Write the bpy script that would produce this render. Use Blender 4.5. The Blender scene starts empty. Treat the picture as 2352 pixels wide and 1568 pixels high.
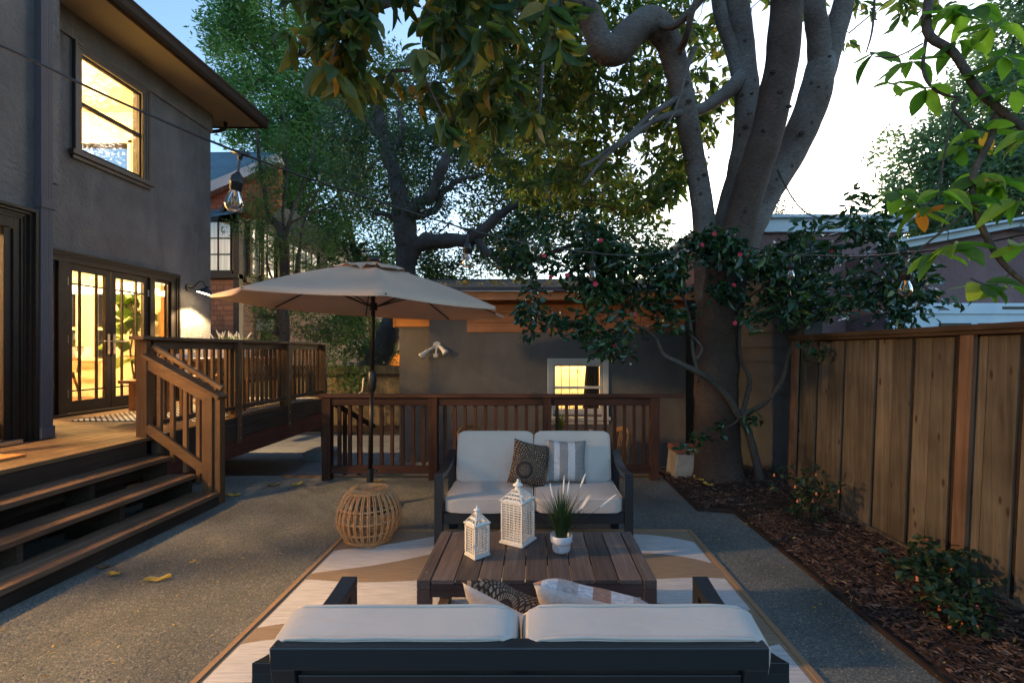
import bpy, math, random
import numpy as np
from math import sin, cos, pi, radians, sqrt, atan2
from mathutils import Vector, Matrix, noise
random.seed(7); rng = np.random.default_rng(7)
sc = bpy.context.scene
C = sc.collection
# ------------------------------------------------------------ camera, sky, sun, exposure
F = 1080.0; VX, VY, EYE = 1226.0, 806.0, 1.5
cam_d = bpy.data.cameras.new('camera'); cam = bpy.data.objects.new('camera', cam_d); C.objects.link(cam)
cam.location = (0, 0, EYE); cam.rotation_euler = (pi/2, 0, 0)
cam_d.sensor_width = 36; cam_d.lens = F*36/2352; cam_d.shift_x = -(VX-1176)/2352; cam_d.shift_y = (VY-784)/2352
cam_d.clip_start = 0.05; cam_d.clip_end = 500
sc.camera = cam
w = bpy.data.worlds.new('World'); sc.world = w; w.use_nodes = True
SUN_EL, SUN_AZ = radians(9), radians(33)
nt = w.node_tree; bg = nt.nodes['Background']; sky = nt.nodes.new('ShaderNodeTexSky')
sky.sky_type = 'NISHITA'; sky.sun_disc = False; sky.sun_elevation = SUN_EL; sky.sun_rotation = SUN_AZ
sky.air_density = 1.0; sky.dust_density = 1.3; sky.ozone_density = 2.4
nt.links.new(sky.outputs[0], bg.inputs[0]); bg.inputs[1].default_value = 0.15
sd = bpy.data.lights.new('sun', 'SUN'); sun = bpy.data.objects.new('sun', sd); C.objects.link(sun)
sd.energy = 0.04; sd.angle = radians(15); sd.color = (1, .93, .86)
sun.rotation_euler = (pi/2-SUN_EL-radians(6), 0, pi-SUN_AZ)
sc.view_settings.view_transform = 'Standard'; sc.view_settings.look = 'None'
sc.view_settings.exposure = 1.93; sc.view_settings.gamma = 1
sc.render.engine = 'CYCLES'
cy = sc.cycles; cy.use_denoising = True; cy.max_bounces = 6; cy.transparent_max_bounces = 12
cy.diffuse_bounces = 3; cy.glossy_bounces = 3; cy.transmission_bounces = 4; cy.sample_clamp_indirect = 4
cy.caustics_reflective = False; cy.caustics_refractive = False

# ------------------------------------------------------------ helpers
def P(x, y, Y):                      # a point seen at photo (2352 wide) coordinates at distance Y
    return Vector(((x-VX)*Y/F, Y, EYE-(y-VY)*Y/F))
def S(c):                            # sRGB 0-255 to linear
    return tuple(((v/255)/12.92 if v/255 <= .04045 else ((v/255+.055)/1.055)**2.4) for v in c)
def meta(o, label=None, cat=None, group=None, kind=None):
    if label: o['label'] = label
    if cat: o['category'] = cat
    if group: o['group'] = group
    if kind: o['kind'] = kind
    return o
def root(name, loc, label, cat, group=None, rz=0):
    o = bpy.data.objects.new(name, None); C.objects.link(o); o.location = loc; o.rotation_euler = (0, 0, rz)
    o.empty_display_size = .1
    return meta(o, label, cat, group)
def worldloc(o):
    v = Vector((0, 0, 0))
    while o is not None: v += o.location; o = o.parent
    return v
class MB:
    def __init__(s): s.v = []; s.f = []; s.m = []; s.cm = 0
    def add(s, vs, fs):
        b = len(s.v); s.v += [tuple(q) for q in vs]
        for f in fs: s.f.append(tuple(b+i for i in f)); s.m.append(s.cm)
        return s
    def box(s, x0, x1, y0, y1, z0, z1):
        if x0 > x1: x0, x1 = x1, x0
        if y0 > y1: y0, y1 = y1, y0
        if z0 > z1: z0, z1 = z1, z0
        return s.add([(x0,y0,z0),(x1,y0,z0),(x1,y1,z0),(x0,y1,z0),(x0,y0,z1),(x1,y0,z1),(x1,y1,z1),(x0,y1,z1)],
                     [(0,3,2,1),(4,5,6,7),(0,1,5,4),(1,2,6,5),(2,3,7,6),(3,0,4,7)])
    def beam(s, a, b, w, h, up=(0,0,1)):       # rectangular bar a->b, w sideways, h along up
        a = Vector(a); b = Vector(b); d = (b-a).normalized(); up = Vector(up)
        sd = d.cross(up)
        if sd.length < 1e-4: sd = d.cross(Vector((1,0,0)))
        sd.normalize(); u = sd.cross(d).normalized(); sd *= w/2; u *= h/2
        vs = [a-sd-u, a+sd-u, a+sd+u, a-sd+u, b-sd-u, b+sd-u, b+sd+u, b-sd+u]
        return s.add(vs, [(0,1,2,3),(7,6,5,4),(0,4,5,1),(1,5,6,2),(2,6,7,3),(3,7,4,0)])
    def tube(s, pts, rad, n=8, cap=True):
        pts = [Vector(p) for p in pts]
        if not hasattr(rad, '__len__'): rad = [rad]*len(pts)
        vs = []; prev = None
        for i, p in enumerate(pts):
            d = (pts[min(i+1, len(pts)-1)]-pts[max(i-1, 0)])
            if d.length < 1e-7: d = Vector((0,0,1))
            d.normalize()
            if prev is None:
                r = d.orthogonal().normalized()
            else:
                r = prev-d*prev.dot(d)
                r = r.normalized() if r.length > 1e-5 else d.orthogonal().normalized()
            prev = r; q = d.cross(r)
            for k in range(n):
                a = 2*pi*k/n; vs.append(p+(r*cos(a)+q*sin(a))*rad[i])
        fs = []
        for i in range(len(pts)-1):
            for k in range(n):
                a = i*n+k; b = i*n+(k+1) % n; fs.append((a, b, b+n, a+n))
        if cap: fs.append(tuple(range(n))[::-1]); fs.append(tuple(range((len(pts)-1)*n, len(pts)*n)))
        return s.add(vs, fs)
    def lathe(s, c, prof, n=24, axis=None):    # prof: (r, z) list around vertical axis at c
        vs = []
        for r, z in prof:
            for k in range(n): vs.append((c[0]+r*cos(2*pi*k/n), c[1]+r*sin(2*pi*k/n), c[2]+z))
        fs = []
        for i in range(len(prof)-1):
            for k in range(n):
                a = i*n+k; b = i*n+(k+1) % n; fs.append((a, b, b+n, a+n))
        if prof[0][0] > 1e-5: fs.append(tuple(range(n))[::-1])
        if prof[-1][0] > 1e-5: fs.append(tuple(range((len(prof)-1)*n, len(prof)*n)))
        return s.add(vs, fs)
    def poly(s, pts, ext):                      # planar polygon extruded by vector ext
        n = len(pts); pts = [Vector(p) for p in pts]; e = Vector(ext)
        vs = pts+[p+e for p in pts]
        fs = [tuple(range(n))[::-1], tuple(range(n, 2*n))]+[(i, (i+1) % n, (i+1) % n+n, i+n) for i in range(n)]
        return s.add(vs, fs)
    def build(s, name, mats, parent=None, loc=None, smooth=False, bev=0, sub=0):
        if not isinstance(mats, (list, tuple)): mats = [mats]
        me = bpy.data.meshes.new(name)
        L = worldloc(parent) if parent is not None else Vector(loc if loc is not None else (0,0,0))
        me.from_pydata([(a-L.x, b-L.y, c-L.z) for a, b, c in s.v], [], s.f); me.update()
        for m in mats: me.materials.append(m)
        if len(mats) > 1: me.polygons.foreach_set('material_index', s.m)
        if smooth: me.polygons.foreach_set('use_smooth', [True]*len(me.polygons))
        o = bpy.data.objects.new(name, me); C.objects.link(o)
        if parent is not None: o.parent = parent
        else: o.location = L
        if bev:
            b = o.modifiers.new('b', 'BEVEL'); b.width = bev; b.segments = 2; b.limit_method = 'ANGLE'
        if sub:
            b = o.modifiers.new('s', 'SUBSURF'); b.levels = sub; b.render_levels = sub
        return o
def crom(pts, k=5):                            # Catmull-Rom through vectors (any dimension as tuples)
    out = []; n = len(pts)
    for i in range(n-1):
        p0, p1, p2, p3 = pts[max(i-1,0)], pts[i], pts[i+1], pts[min(i+2,n-1)]
        for j in range(k):
            t = j/k
            out.append(tuple(.5*(2*b+(c-a)*t+(2*a-5*b+4*c-d)*t*t+(3*b-a-3*c+d)*t**3) for a,b,c,d in zip(p0,p1,p2,p3)))
    out.append(tuple(pts[-1])); return out
def limb(mb, vp, n=10, wob=.02, k=6, knots=.08):           # vp: (photo x, photo y, Y, radius)
    q = crom([tuple(P(a,b,c))+(r,) for a,b,c,r in vp], k)
    pts = []; rad = []
    for i, (x,y,z,r) in enumerate(q):
        nz = noise.noise_vector(Vector((x,y,z))*3.1)
        pts.append(Vector((x,y,z))+nz*wob); rad.append(max(.003, r*(1+knots*noise.noise(Vector((x,y,z))*6))))
    mb.tube(pts, rad, n); return pts, rad

# ------------------------------------------------------------ materials
def new_mat(name):
    m = bpy.data.materials.new(name); m.use_nodes = True
    t = m.node_tree; return m, t, t.nodes['Principled BSDF']
def N(t, typ, **kw):
    n = t.nodes.new('ShaderNode'+typ)
    for k, v in kw.items():
        if k.startswith('i_'): n.inputs[k[2:].replace('_', ' ')].default_value = v
        else: setattr(n, k, v)
    return n
def coords(t, scale=(1,1,1), rnd=True, swz=None):
    tc = N(t, 'TexCoord'); mp = N(t, 'Mapping'); mp.inputs['Scale'].default_value = scale
    src = tc.outputs['Object']
    if rnd:
        oi = N(t, 'ObjectInfo'); ad = N(t, 'VectorMath', operation='ADD'); mu = N(t, 'VectorMath', operation='SCALE'); mu.inputs[3].default_value = 37.0
        cx = N(t, 'CombineXYZ')
        for i in range(3): t.links.new(oi.outputs['Random'], cx.inputs[i])
        t.links.new(cx.outputs[0], mu.inputs[0]); t.links.new(src, ad.inputs[0]); t.links.new(mu.outputs[0], ad.inputs[1]); src = ad.outputs[0]
    if swz:
        sp = N(t, 'SeparateXYZ'); cb = N(t, 'CombineXYZ'); t.links.new(src, sp.inputs[0])
        for i, ch in enumerate(swz): t.links.new(sp.outputs['XYZ'.index(ch)], cb.inputs[i])
        src = cb.outputs[0]
    t.links.new(src, mp.inputs[0]); return mp.outputs[0]
def ramp(t, fac, cols):
    r = N(t, 'ValToRGB'); e = r.color_ramp.elements
    while len(e) < len(cols): e.new(.5)
    for i, (p, c) in enumerate(cols): e[i].position = p; e[i].color = (*c, 1) if len(c) == 3 else c
    t.links.new(fac, r.inputs[0]); return r.outputs[0]
def bump(t, b, h, strength, dist):
    n = N(t, 'Bump'); n.inputs['Strength'].default_value = strength; n.inputs['Distance'].default_value = dist
    t.links.new(h, n.inputs['Height']); t.links.new(n.outputs[0], b.inputs['Normal']); return n
def noisy(name, c1, c2, scale=5, rough=.8, bs=0, bd=.01, bscale=None, sc3=(1,1,1), detail=6, metal=0, spec=.5, p=(.3,.7), rnd=True):
    m, t, b = new_mat(name); v = coords(t, sc3, rnd)
    n = N(t, 'TexNoise', i_Scale=scale, i_Detail=detail, i_Roughness=.6); t.links.new(v, n.inputs['Vector'])
    t.links.new(ramp(t, n.outputs[0], [(p[0], c1), (p[1], c2)]), b.inputs['Base Color'])
    b.inputs['Roughness'].default_value = rough; b.inputs['Metallic'].default_value = metal; b.inputs['Specular IOR Level'].default_value = spec
    if bs:
        n2 = N(t, 'TexNoise', i_Scale=bscale or scale*4, i_Detail=4); t.links.new(v, n2.inputs['Vector']); bump(t, b, n2.outputs[0], bs, bd)
    return m
def stucco(name, c, var=.28, bsc=70, bd=.012, streak=.5):
    m, t, b = new_mat(name); v = coords(t, (1,1,1), False); vs = coords(t, (1.6,1.6,.5), False)
    n1 = N(t,'TexNoise',i_Scale=.9,i_Detail=8,i_Roughness=.62); t.links.new(v, n1.inputs['Vector'])
    n2 = N(t,'TexNoise',i_Scale=2.2,i_Detail=5,i_Distortion=.8); t.links.new(vs, n2.inputs['Vector'])
    mm = N(t,'Math',operation='MULTIPLY_ADD'); t.links.new(n2.outputs[0], mm.inputs[0]); mm.inputs[1].default_value = streak; t.links.new(n1.outputs[0], mm.inputs[2])
    lo = tuple(x*(1-var) for x in c); hi = tuple(x*(1+var) for x in c)
    t.links.new(ramp(t, mm.outputs[0], [(.55, lo), (.95, hi)]), b.inputs['Base Color']); b.inputs['Roughness'].default_value = .95; b.inputs['Specular IOR Level'].default_value = .25
    n3 = N(t,'TexNoise',i_Scale=bsc,i_Detail=5,i_Roughness=.7); t.links.new(v, n3.inputs['Vector']); n4 = N(t,'TexVoronoi',i_Scale=bsc*.45); t.links.new(v, n4.inputs['Vector'])
    ad = N(t,'Math',operation='MULTIPLY_ADD'); t.links.new(n4.outputs['Distance'], ad.inputs[0]); ad.inputs[1].default_value = .5; t.links.new(n3.outputs[0], ad.inputs[2])
    bump(t, b, ad.outputs[0], .9, bd); return m
def wood(name, c1, c2, axis='X', rough=.55, k=1.0, bs=.25, knots=None):
    s = {'X': (1.2,22,22), 'Y': (22,1.2,22), 'Z': (22,22,1.2)}[axis]
    m, t, b = new_mat(name); v = coords(t, tuple(a*k for a in s))
    n = N(t, 'TexNoise', i_Scale=1.6, i_Detail=7, i_Roughness=.65, i_Distortion=.6); t.links.new(v, n.inputs['Vector'])
    v2 = coords(t, (1,1,1)); n2 = N(t, 'TexNoise', i_Scale=2.0, i_Detail=3); t.links.new(v2, n2.inputs['Vector'])
    col = ramp(t, n.outputs[0], [(.3, c1), (.68, c2)])
    oi = N(t, 'ObjectInfo'); mr = N(t, 'MapRange'); mr.inputs['To Min'].default_value = .72; mr.inputs['To Max'].default_value = 1.2
    t.links.new(oi.outputs['Random'], mr.inputs['Value'])
    mr2 = N(t, 'MapRange'); mr2.inputs['From Min'].default_value = .3; mr2.inputs['From Max'].default_value = .7; mr2.inputs['To Min'].default_value = .65; mr2.inputs['To Max'].default_value = 1.25
    t.links.new(n2.outputs[0], mr2.inputs['Value'])
    mm = N(t, 'Math', operation='MULTIPLY'); t.links.new(mr.outputs[0], mm.inputs[0]); t.links.new(mr2.outputs[0], mm.inputs[1])
    sv = N(t, 'VectorMath', operation='SCALE'); t.links.new(col, sv.inputs[0]); t.links.new(mm.outputs[0], sv.inputs[3])
    out = sv.outputs[0]
    if knots:
        vk = coords(t, {'Z': (11,11,4.2), 'X': (4.2,11,11), 'Y': (11,4.2,11)}[axis]); vo = N(t, 'TexVoronoi', i_Scale=1.0); t.links.new(vk, vo.inputs['Vector'])
        kr = ramp(t, vo.outputs['Distance'], [(.07, (1,1,1)), (.16, (0,0,0))])
        mx = N(t, 'MixRGB'); t.links.new(kr, mx.inputs[0]); t.links.new(out, mx.inputs[1]); mx.inputs[2].default_value = (*knots, 1); out = mx.outputs[0]
    t.links.new(out, b.inputs['Base Color'])
    rr = ramp(t, n.outputs[0], [(.3, (rough+.15,)*3), (.7, (rough-.1,)*3)]); t.links.new(rr, b.inputs['Roughness'])
    b.inputs['Specular IOR Level'].default_value = .22
    bump(t, b, n.outputs[0], bs, .004); return m
def plain(name, c, rough=.5, metal=0, bs=0, bscale=80, spec=.5):
    m, t, b = new_mat(name)
    v = coords(t); n = N(t, 'TexNoise', i_Scale=bscale, i_Detail=3); t.links.new(v, n.inputs['Vector'])
    t.links.new(ramp(t, n.outputs[0], [(.3, tuple(a*.88 for a in c)), (.7, tuple(min(1, a*1.08) for a in c))]), b.inputs['Base Color'])
    b.inputs['Roughness'].default_value = rough; b.inputs['Metallic'].default_value = metal; b.inputs['Specular IOR Level'].default_value = spec
    if bs: bump(t, b, n.outputs[0], bs, .003)
    return m
def leafmat(name, cols, rough=.45, trans=.35, spec=.5, tscale=1.3):
    m, t, b = new_mat(name)
    at = N(t, 'Attribute', attribute_name='tint'); col = ramp(t, at.outputs['Fac'], cols)
    v = coords(t, (1,1,1), False); n = N(t, 'TexNoise', i_Scale=25, i_Detail=2); t.links.new(v, n.inputs['Vector'])
    mr = N(t, 'MapRange'); mr.inputs['To Min'].default_value = .7; mr.inputs['To Max'].default_value = 1.3; t.links.new(n.outputs[0], mr.inputs['Value'])
    sv = N(t, 'VectorMath', operation='SCALE'); t.links.new(col, sv.inputs[0]); t.links.new(mr.outputs[0], sv.inputs[3])
    t.links.new(sv.outputs[0], b.inputs['Base Color']); b.inputs['Roughness'].default_value = rough; b.inputs['Specular IOR Level'].default_value = spec
    tr = N(t, 'BsdfTranslucent'); s2 = N(t, 'VectorMath', operation='MULTIPLY'); t.links.new(sv.outputs[0], s2.inputs[0]); s2.inputs[1].default_value = (tscale*1.1, tscale*1.25, tscale*.6)
    t.links.new(s2.outputs[0], tr.inputs[0])
    mx = N(t, 'MixShader'); mx.inputs[0].default_value = trans
    t.links.new(b.outputs[0], mx.inputs[1]); t.links.new(tr.outputs[0], mx.inputs[2])
    t.links.new(mx.outputs[0], t.nodes['Material Output'].inputs[0]); return m
def glassmat(name, refl=1.0, tint=(1,1,1)):
    m, t, b = new_mat(name); t.nodes.remove(b)
    tr = N(t, 'BsdfTransparent'); tr.inputs[0].default_value = (*tint, 1); gl = N(t, 'BsdfGlossy'); gl.inputs['Roughness'].default_value = .02
    lw = N(t, 'Fresnel'); lw.inputs[0].default_value = 1.5; mm = N(t, 'Math', operation='MULTIPLY'); mm.inputs[1].default_value = refl
    t.links.new(lw.outputs[0], mm.inputs[0]); mx = N(t, 'MixShader'); t.links.new(mm.outputs[0], mx.inputs[0])
    t.links.new(tr.outputs[0], mx.inputs[1]); t.links.new(gl.outputs[0], mx.inputs[2]); t.links.new(mx.outputs[0], t.nodes['Material Output'].inputs[0]); return m
def emis(name, c, s):
    m, t, b = new_mat(name); b.inputs['Base Color'].default_value = (*c, 1); b.inputs['Emission Color'].default_value = (*c, 1); b.inputs['Emission Strength'].default_value = s; return m
def bricky(name, c1, c2, mortar, swz, bw, bh, rough=.8, ms=.02, bs=.6, bd=.01, offs=.5):
    m, t, b = new_mat(name); v = coords(t, (1,1,1), False, swz)
    br = N(t, 'TexBrick'); br.offset = offs
    for k, q in (('Color1', (*c1,1)), ('Color2', (*c2,1)), ('Mortar', (*mortar,1)), ('Scale', 1.0), ('Mortar Size', ms), ('Brick Width', bw), ('Row Height', bh), ('Mortar Smooth', .1), ('Bias', 0.0)):
        br.inputs[k].default_value = q
    nv = N(t, 'TexNoise', i_Scale=9, i_Detail=3); t.links.new(v, nv.inputs['Vector'])
    ad = N(t, 'VectorMath', operation='MULTIPLY_ADD'); ad.inputs[1].default_value = (.03, .012, 0); t.links.new(nv.outputs['Color'], ad.inputs[0]); t.links.new(v, ad.inputs[2])
    t.links.new(ad.outputs[0], br.inputs['Vector'])
    n = N(t, 'TexNoise', i_Scale=30, i_Detail=4); t.links.new(v, n.inputs['Vector'])
    mr = N(t, 'MapRange'); mr.inputs['To Min'].default_value = .6; mr.inputs['To Max'].default_value = 1.4; t.links.new(n.outputs[0], mr.inputs['Value'])
    sv = N(t, 'VectorMath', operation='SCALE'); t.links.new(br.outputs[0], sv.inputs[0]); t.links.new(mr.outputs[0], sv.inputs[3])
    t.links.new(sv.outputs[0], b.inputs['Base Color']); b.inputs['Roughness'].default_value = rough
    iv = N(t, 'Math', operation='SUBTRACT'); iv.inputs[0].default_value = 1; t.links.new(br.outputs['Fac'], iv.inputs[1])
    bump(t, b, iv.outputs[0], bs, bd); return m

M = {}
M['stucco'] = stucco('stucco', (.14,.14,.145), .3, 45, .02)
M['stucco_garage'] = stucco('stucco_garage', (.15,.14,.135), .18, 70, .010)
M['lap'] = noisy('lap_siding_paint', (.062,.066,.072), (.085,.09,.098), 2, .8, .15, .003, 60, rnd=False)
M['stucco_purple'] = stucco('stucco_purple', (.21,.135,.14), .18, 34, .02)
M['soffit'] = noisy('soffit', (.24,.235,.19), (.29,.28,.22), 1.5, .8, .1, .003, 60)
M['trim_dark'] = noisy('trim_dark', (.012,.009,.008), (.02,.015,.012), 12, .55, .15, .003, 60, spec=.25)
M['trim_brown'] = noisy('trim_brown', (.05,.038,.032), (.07,.055,.047), 6, .5, .15, .003, 60)
M['downspout'] = plain('downspout', (.09,.087,.105), .7, spec=.2)
M['gutter'] = plain('gutter', (.03,.02,.016), .7, spec=.15)
M['white_trim'] = noisy('white_trim', (.52,.5,.47), (.62,.6,.57), 8, .5, .1, .002, 60)
M['blue_trim'] = noisy('blue_trim', (.45,.58,.68), (.55,.66,.75), 3, .55)
M['cream'] = plain('cream_paint', (.82,.74,.56), .7)
M['white_in'] = plain('white_interior_paint', (.85,.8,.66), .6)
M['floor_in'] = wood('interior_floor_wood', (.32,.14,.04), (.45,.2,.07), 'Y', .35)
M['deck'] = wood('deck_board_wood', (.19,.115,.058), (.30,.19,.10), 'Y', .5, 1, .3)
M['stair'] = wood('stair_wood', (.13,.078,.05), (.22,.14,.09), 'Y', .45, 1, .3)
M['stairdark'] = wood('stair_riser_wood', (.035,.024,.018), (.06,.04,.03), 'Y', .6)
M['rail_v'] = wood('railing_wood_upright', (.115,.06,.03), (.20,.108,.052), 'Z', .5, 1, .2)
M['rail_y'] = wood('railing_wood_long', (.085,.048,.03), (.14,.08,.048), 'Y', .5, 1, .2)
M['rail_x'] = wood('railing_wood_cross', (.13,.07,.034), (.22,.12,.058), 'X', .5, 1, .2)
M['red_y'] = wood('redwood_fascia', (.11,.035,.028), (.17,.06,.045), 'Y', .55)
M['dark_y'] = wood('dark_fascia', (.05,.034,.028), (.085,.058,.045), 'Y', .6)
M['prail_v'] = wood('patio_railing_upright', (.045,.018,.011), (.085,.036,.022), 'Z', .65)
M['prail_x'] = wood('patio_railing_rail', (.04,.017,.011), (.08,.034,.022), 'X', .6)
M['cedar_x'] = wood('cedar_siding', (.60,.22,.05), (.75,.33,.09), 'X', .5, .7, .2)
M['cedar2_x'] = wood('cedar_siding_weathered', (.46,.19,.075), (.62,.27,.12), 'X', .55, .7, .2)
M['fence'] = wood('fence_board_wood', (.08,.062,.045), (.165,.13,.096), 'Z', .65, .8, .35, knots=(.05,.028,.018))
M['fence_red'] = wood('fence_batten_wood', (.13,.07,.042), (.21,.12,.075), 'Z', .65, .8, .3)
M['fence_dark'] = wood('fence_rail_wood', (.04,.024,.017), (.075,.045,.03), 'Y', .7)
M['fence_cap'] = wood('fence_cap_wood', (.075,.045,.028), (.13,.08,.05), 'Y', .7)
M['bfence'] = wood('back_fence_wood', (.13,.09,.045), (.22,.155,.08), 'Z', .75, .8, .3)
M['table_y'] = wood('table_top_wood', (.09,.066,.057), (.155,.118,.10), 'Y', .5, 1.3, .25)
M['table_z'] = wood('table_leg_wood', (.075,.047,.042), (.125,.082,.072), 'Z', .5, 1.3, .25)
M['table_x'] = wood('table_frame_wood', (.075,.047,.042), (.125,.082,.072), 'X', .5, 1.3, .25)
M['teak_y'] = wood('dining_wood', (.30,.13,.05), (.45,.21,.085), 'Y', .5)
M['teak_z'] = wood('chair_wood', (.30,.16,.07), (.42,.25,.12), 'Z', .5)
M['darkwood'] = wood('dark_chair_wood', (.05,.035,.022), (.09,.06,.035), 'Z', .4)
M['frame'] = plain('sofa_metal', (.021,.027,.034), .38, .35, .15, 400)
M['black'] = plain('black_plastic', (.012,.012,.013), .4)
M['bronze'] = plain('bronze_pole', (.03,.022,.018), .35, .6)
M['steel'] = plain('brushed_steel', (.6,.58,.54), .3, .9)
M['pot'] = plain('white_ceramic', (.72,.72,.72), .4)
M['white_plastic'] = plain('white_plastic', (.7,.68,.64), .4)
M['lantern'] = noisy('worn_white_metal', (.72,.64,.52), (.80,.76,.68), 14, .5, .2, .002, 60, p=(.25,.42))
M['rattan'] = noisy('rattan', (.40,.185,.065), (.66,.35,.15), 25, .42, .3, .002, 120)
M['glass'] = glassmat('window_glass', .5)
M['bulb'] = glassmat('bulb_glass', 1.3, (.97,.95,.9))
M['lamp_glow'] = emis('lamp_glow', (1,.72,.38), 9)
M['filament'] = plain('filament', (.5,.3,.1), .4, .8)
M['concrete'] = noisy('concrete', (.2,.2,.2), (.3,.3,.29), 4, .9, .3, .004, 40)
M['bark_smooth'] = None
M['curtain'] = plain('dark_curtain', (.06,.05,.035), .9)
M['white_cloth'] = plain('white_curtain', (.8,.76,.62), .9)
M['coir'] = noisy('coir', (.45,.17,.04), (.62,.27,.07), 120, 1, .6, .006, 200)
M['soil'] = noisy('soil', (.03,.018,.012), (.07,.04,.025), 20, 1, .6, .01, 60)
M['concrete_block'] = noisy('pier_concrete', (.22,.2,.17), (.36,.33,.28), 7, .95, .4, .006, 30)
M['brick'] = noisy('pier_brick', (.16,.055,.035), (.26,.10,.06), 9, .95, .5, .01, 30)
M['shingle_x'] = bricky('wood_shingle_front', (.16,.082,.055), (.10,.05,.035), (.02,.012,.01), 'XZY', .17, .14, .85, .006, 1, .02)
M['shingle_y'] = bricky('wood_shingle_side', (.16,.082,.055), (.10,.05,.035), (.02,.012,.01), 'YZX', .17, .14, .85, .006, 1, .02)
M['shingle_red'] = bricky('red_shingle', (.36,.10,.05), (.26,.07,.035), (.05,.02,.015), 'XZY', .17, .14, .85, .006, 1, .02)
M['roof_blue'] = bricky('slate_shingle', (.07,.14,.19), (.05,.10,.14), (.02,.04,.06), 'XZY', .5, .16, .8, .01, 1, .02)
M['roof_garage'] = bricky('garage_shingle', (.075,.065,.055), (.05,.045,.04), (.02,.018,.016), 'XYZ', .3, .14, .95, .012, 1, .02)
M['patio'] = bricky('patio_pavers', (.2,.2,.205), (.25,.245,.24), (.10,.10,.10), 'XYZ', .9, .6, .9, .008, .4, .004)

def gravel_mat():
    m, t, b = new_mat('gravel'); v = coords(t, (1,1,1), False)
    vo = N(t, 'TexVoronoi', i_Scale=140.0); t.links.new(v, vo.inputs['Vector'])
    vo2 = N(t, 'TexVoronoi', i_Scale=330.0); t.links.new(v, vo2.inputs['Vector'])
    n = N(t, 'TexNoise', i_Scale=1.3, i_Detail=8); t.links.new(v, n.inputs['Vector'])
    sp = N(t, 'SeparateXYZ'); t.links.new(vo.outputs['Color'], sp.inputs[0])
    c1 = ramp(t, sp.outputs[0], [(0, (.12,.13,.12)), (.5, (.195,.205,.185)), (.9, (.27,.262,.22)), (1, (.48,.44,.36))])
    mr = N(t, 'MapRange'); mr.inputs['From Min'].default_value = .3; mr.inputs['From Max'].default_value = .7; mr.inputs['To Min'].default_value = .58; mr.inputs['To Max'].default_value = 1.25
    t.links.new(n.outputs[0], mr.inputs['Value']); sv = N(t, 'VectorMath', operation='SCALE'); t.links.new(c1, sv.inputs[0]); t.links.new(mr.outputs[0], sv.inputs[3])
    t.links.new(sv.outputs[0], b.inputs['Base Color']); b.inputs['Roughness'].default_value = .85
    ad = N(t, 'Math', operation='ADD'); t.links.new(vo.outputs['Distance'], ad.inputs[0]); t.links.new(vo2.outputs['Distance'], ad.inputs[1])
    bump(t, b, ad.outputs[0], .9, -.006); return m
M['gravel'] = gravel_mat()
M['stones'] = noisy('gravel_stones', (.11,.115,.12), (.36,.33,.28), 60, .8, 0, p=(.35,.75), rnd=False)
M['mulch_base'] = noisy('mulch_base', (.03,.014,.009), (.075,.035,.02), 35, 1, .8, .02, 60, rnd=False)

def bark(name, c1, c2, c3, vs=(7,7,22), bd=.012, rough=.85, bs=.7):
    m, t, b = new_mat(name); v = coords(t, (1,1,1), False)
    mp = N(t, 'Mapping'); mp.inputs['Scale'].default_value = vs; t.links.new(v, mp.inputs[0])
    n = N(t, 'TexNoise', i_Scale=1.8, i_Detail=3); t.links.new(v, n.inputs['Vector'])
    n2 = N(t, 'TexNoise', i_Scale=3.0, i_Detail=7, i_Distortion=.5); t.links.new(mp.outputs[0], n2.inputs['Vector'])
    c = ramp(t, n.outputs[0], [(.3, c1), (.55, c2), (.75, c3)])
    mr = N(t, 'MapRange'); mr.inputs['From Min'].default_value = .3; mr.inputs['From Max'].default_value = .7; mr.inputs['To Min'].default_value = .6; mr.inputs['To Max'].default_value = 1.3
    t.links.new(n2.outputs[0], mr.inputs['Value']); sv = N(t, 'VectorMath', operation='SCALE'); t.links.new(c, sv.inputs[0]); t.links.new(mr.outputs[0], sv.inputs[3])
    vk = N(t,'TexVoronoi',i_Scale=4.2); t.links.new(v, vk.inputs['Vector']); kr = ramp(t, vk.outputs['Distance'], [(.05,(.25,.22,.2)),(.13,(1,1,1))])
    mk = N(t,'VectorMath',operation='MULTIPLY'); t.links.new(sv.outputs[0], mk.inputs[0]); t.links.new(kr, mk.inputs[1])
    vf = N(t,'TexVoronoi',i_Scale=60.0); vf.feature='DISTANCE_TO_EDGE'; t.links.new(v, vf.inputs['Vector'])
    hh = N(t,'Math',operation='MULTIPLY_ADD'); t.links.new(vf.outputs['Distance'], hh.inputs[0]); hh.inputs[1].default_value=.9; t.links.new(n2.outputs[0], hh.inputs[2])
    t.links.new(mk.outputs[0], b.inputs['Base Color']); b.inputs['Roughness'].default_value = rough
    bump(t, b, hh.outputs[0], bs, bd); return m
M['bark_mag'] = bark('smooth_grey_bark', (.09,.06,.045), (.15,.13,.12), (.20,.195,.195), (9,9,26), .018)
M['bark_brown'] = bark('brown_flaky_bark', (.045,.026,.018), (.075,.048,.035), (.10,.075,.062), (9,9,22), .014)
M['bark_cam'] = bark('camellia_bark', (.05,.04,.032), (.08,.065,.052), (.12,.10,.085), (14,14,20), .005)
M['bark_oak'] = bark('furrowed_bark', (.06,.05,.045), (.12,.105,.10), (.17,.15,.14), (26,26,5), .05, .9, 1.0)
M['twig'] = bark('twig_bark', (.05,.035,.028), (.08,.06,.045), (.11,.085,.07), (20,20,10), .004)

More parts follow.
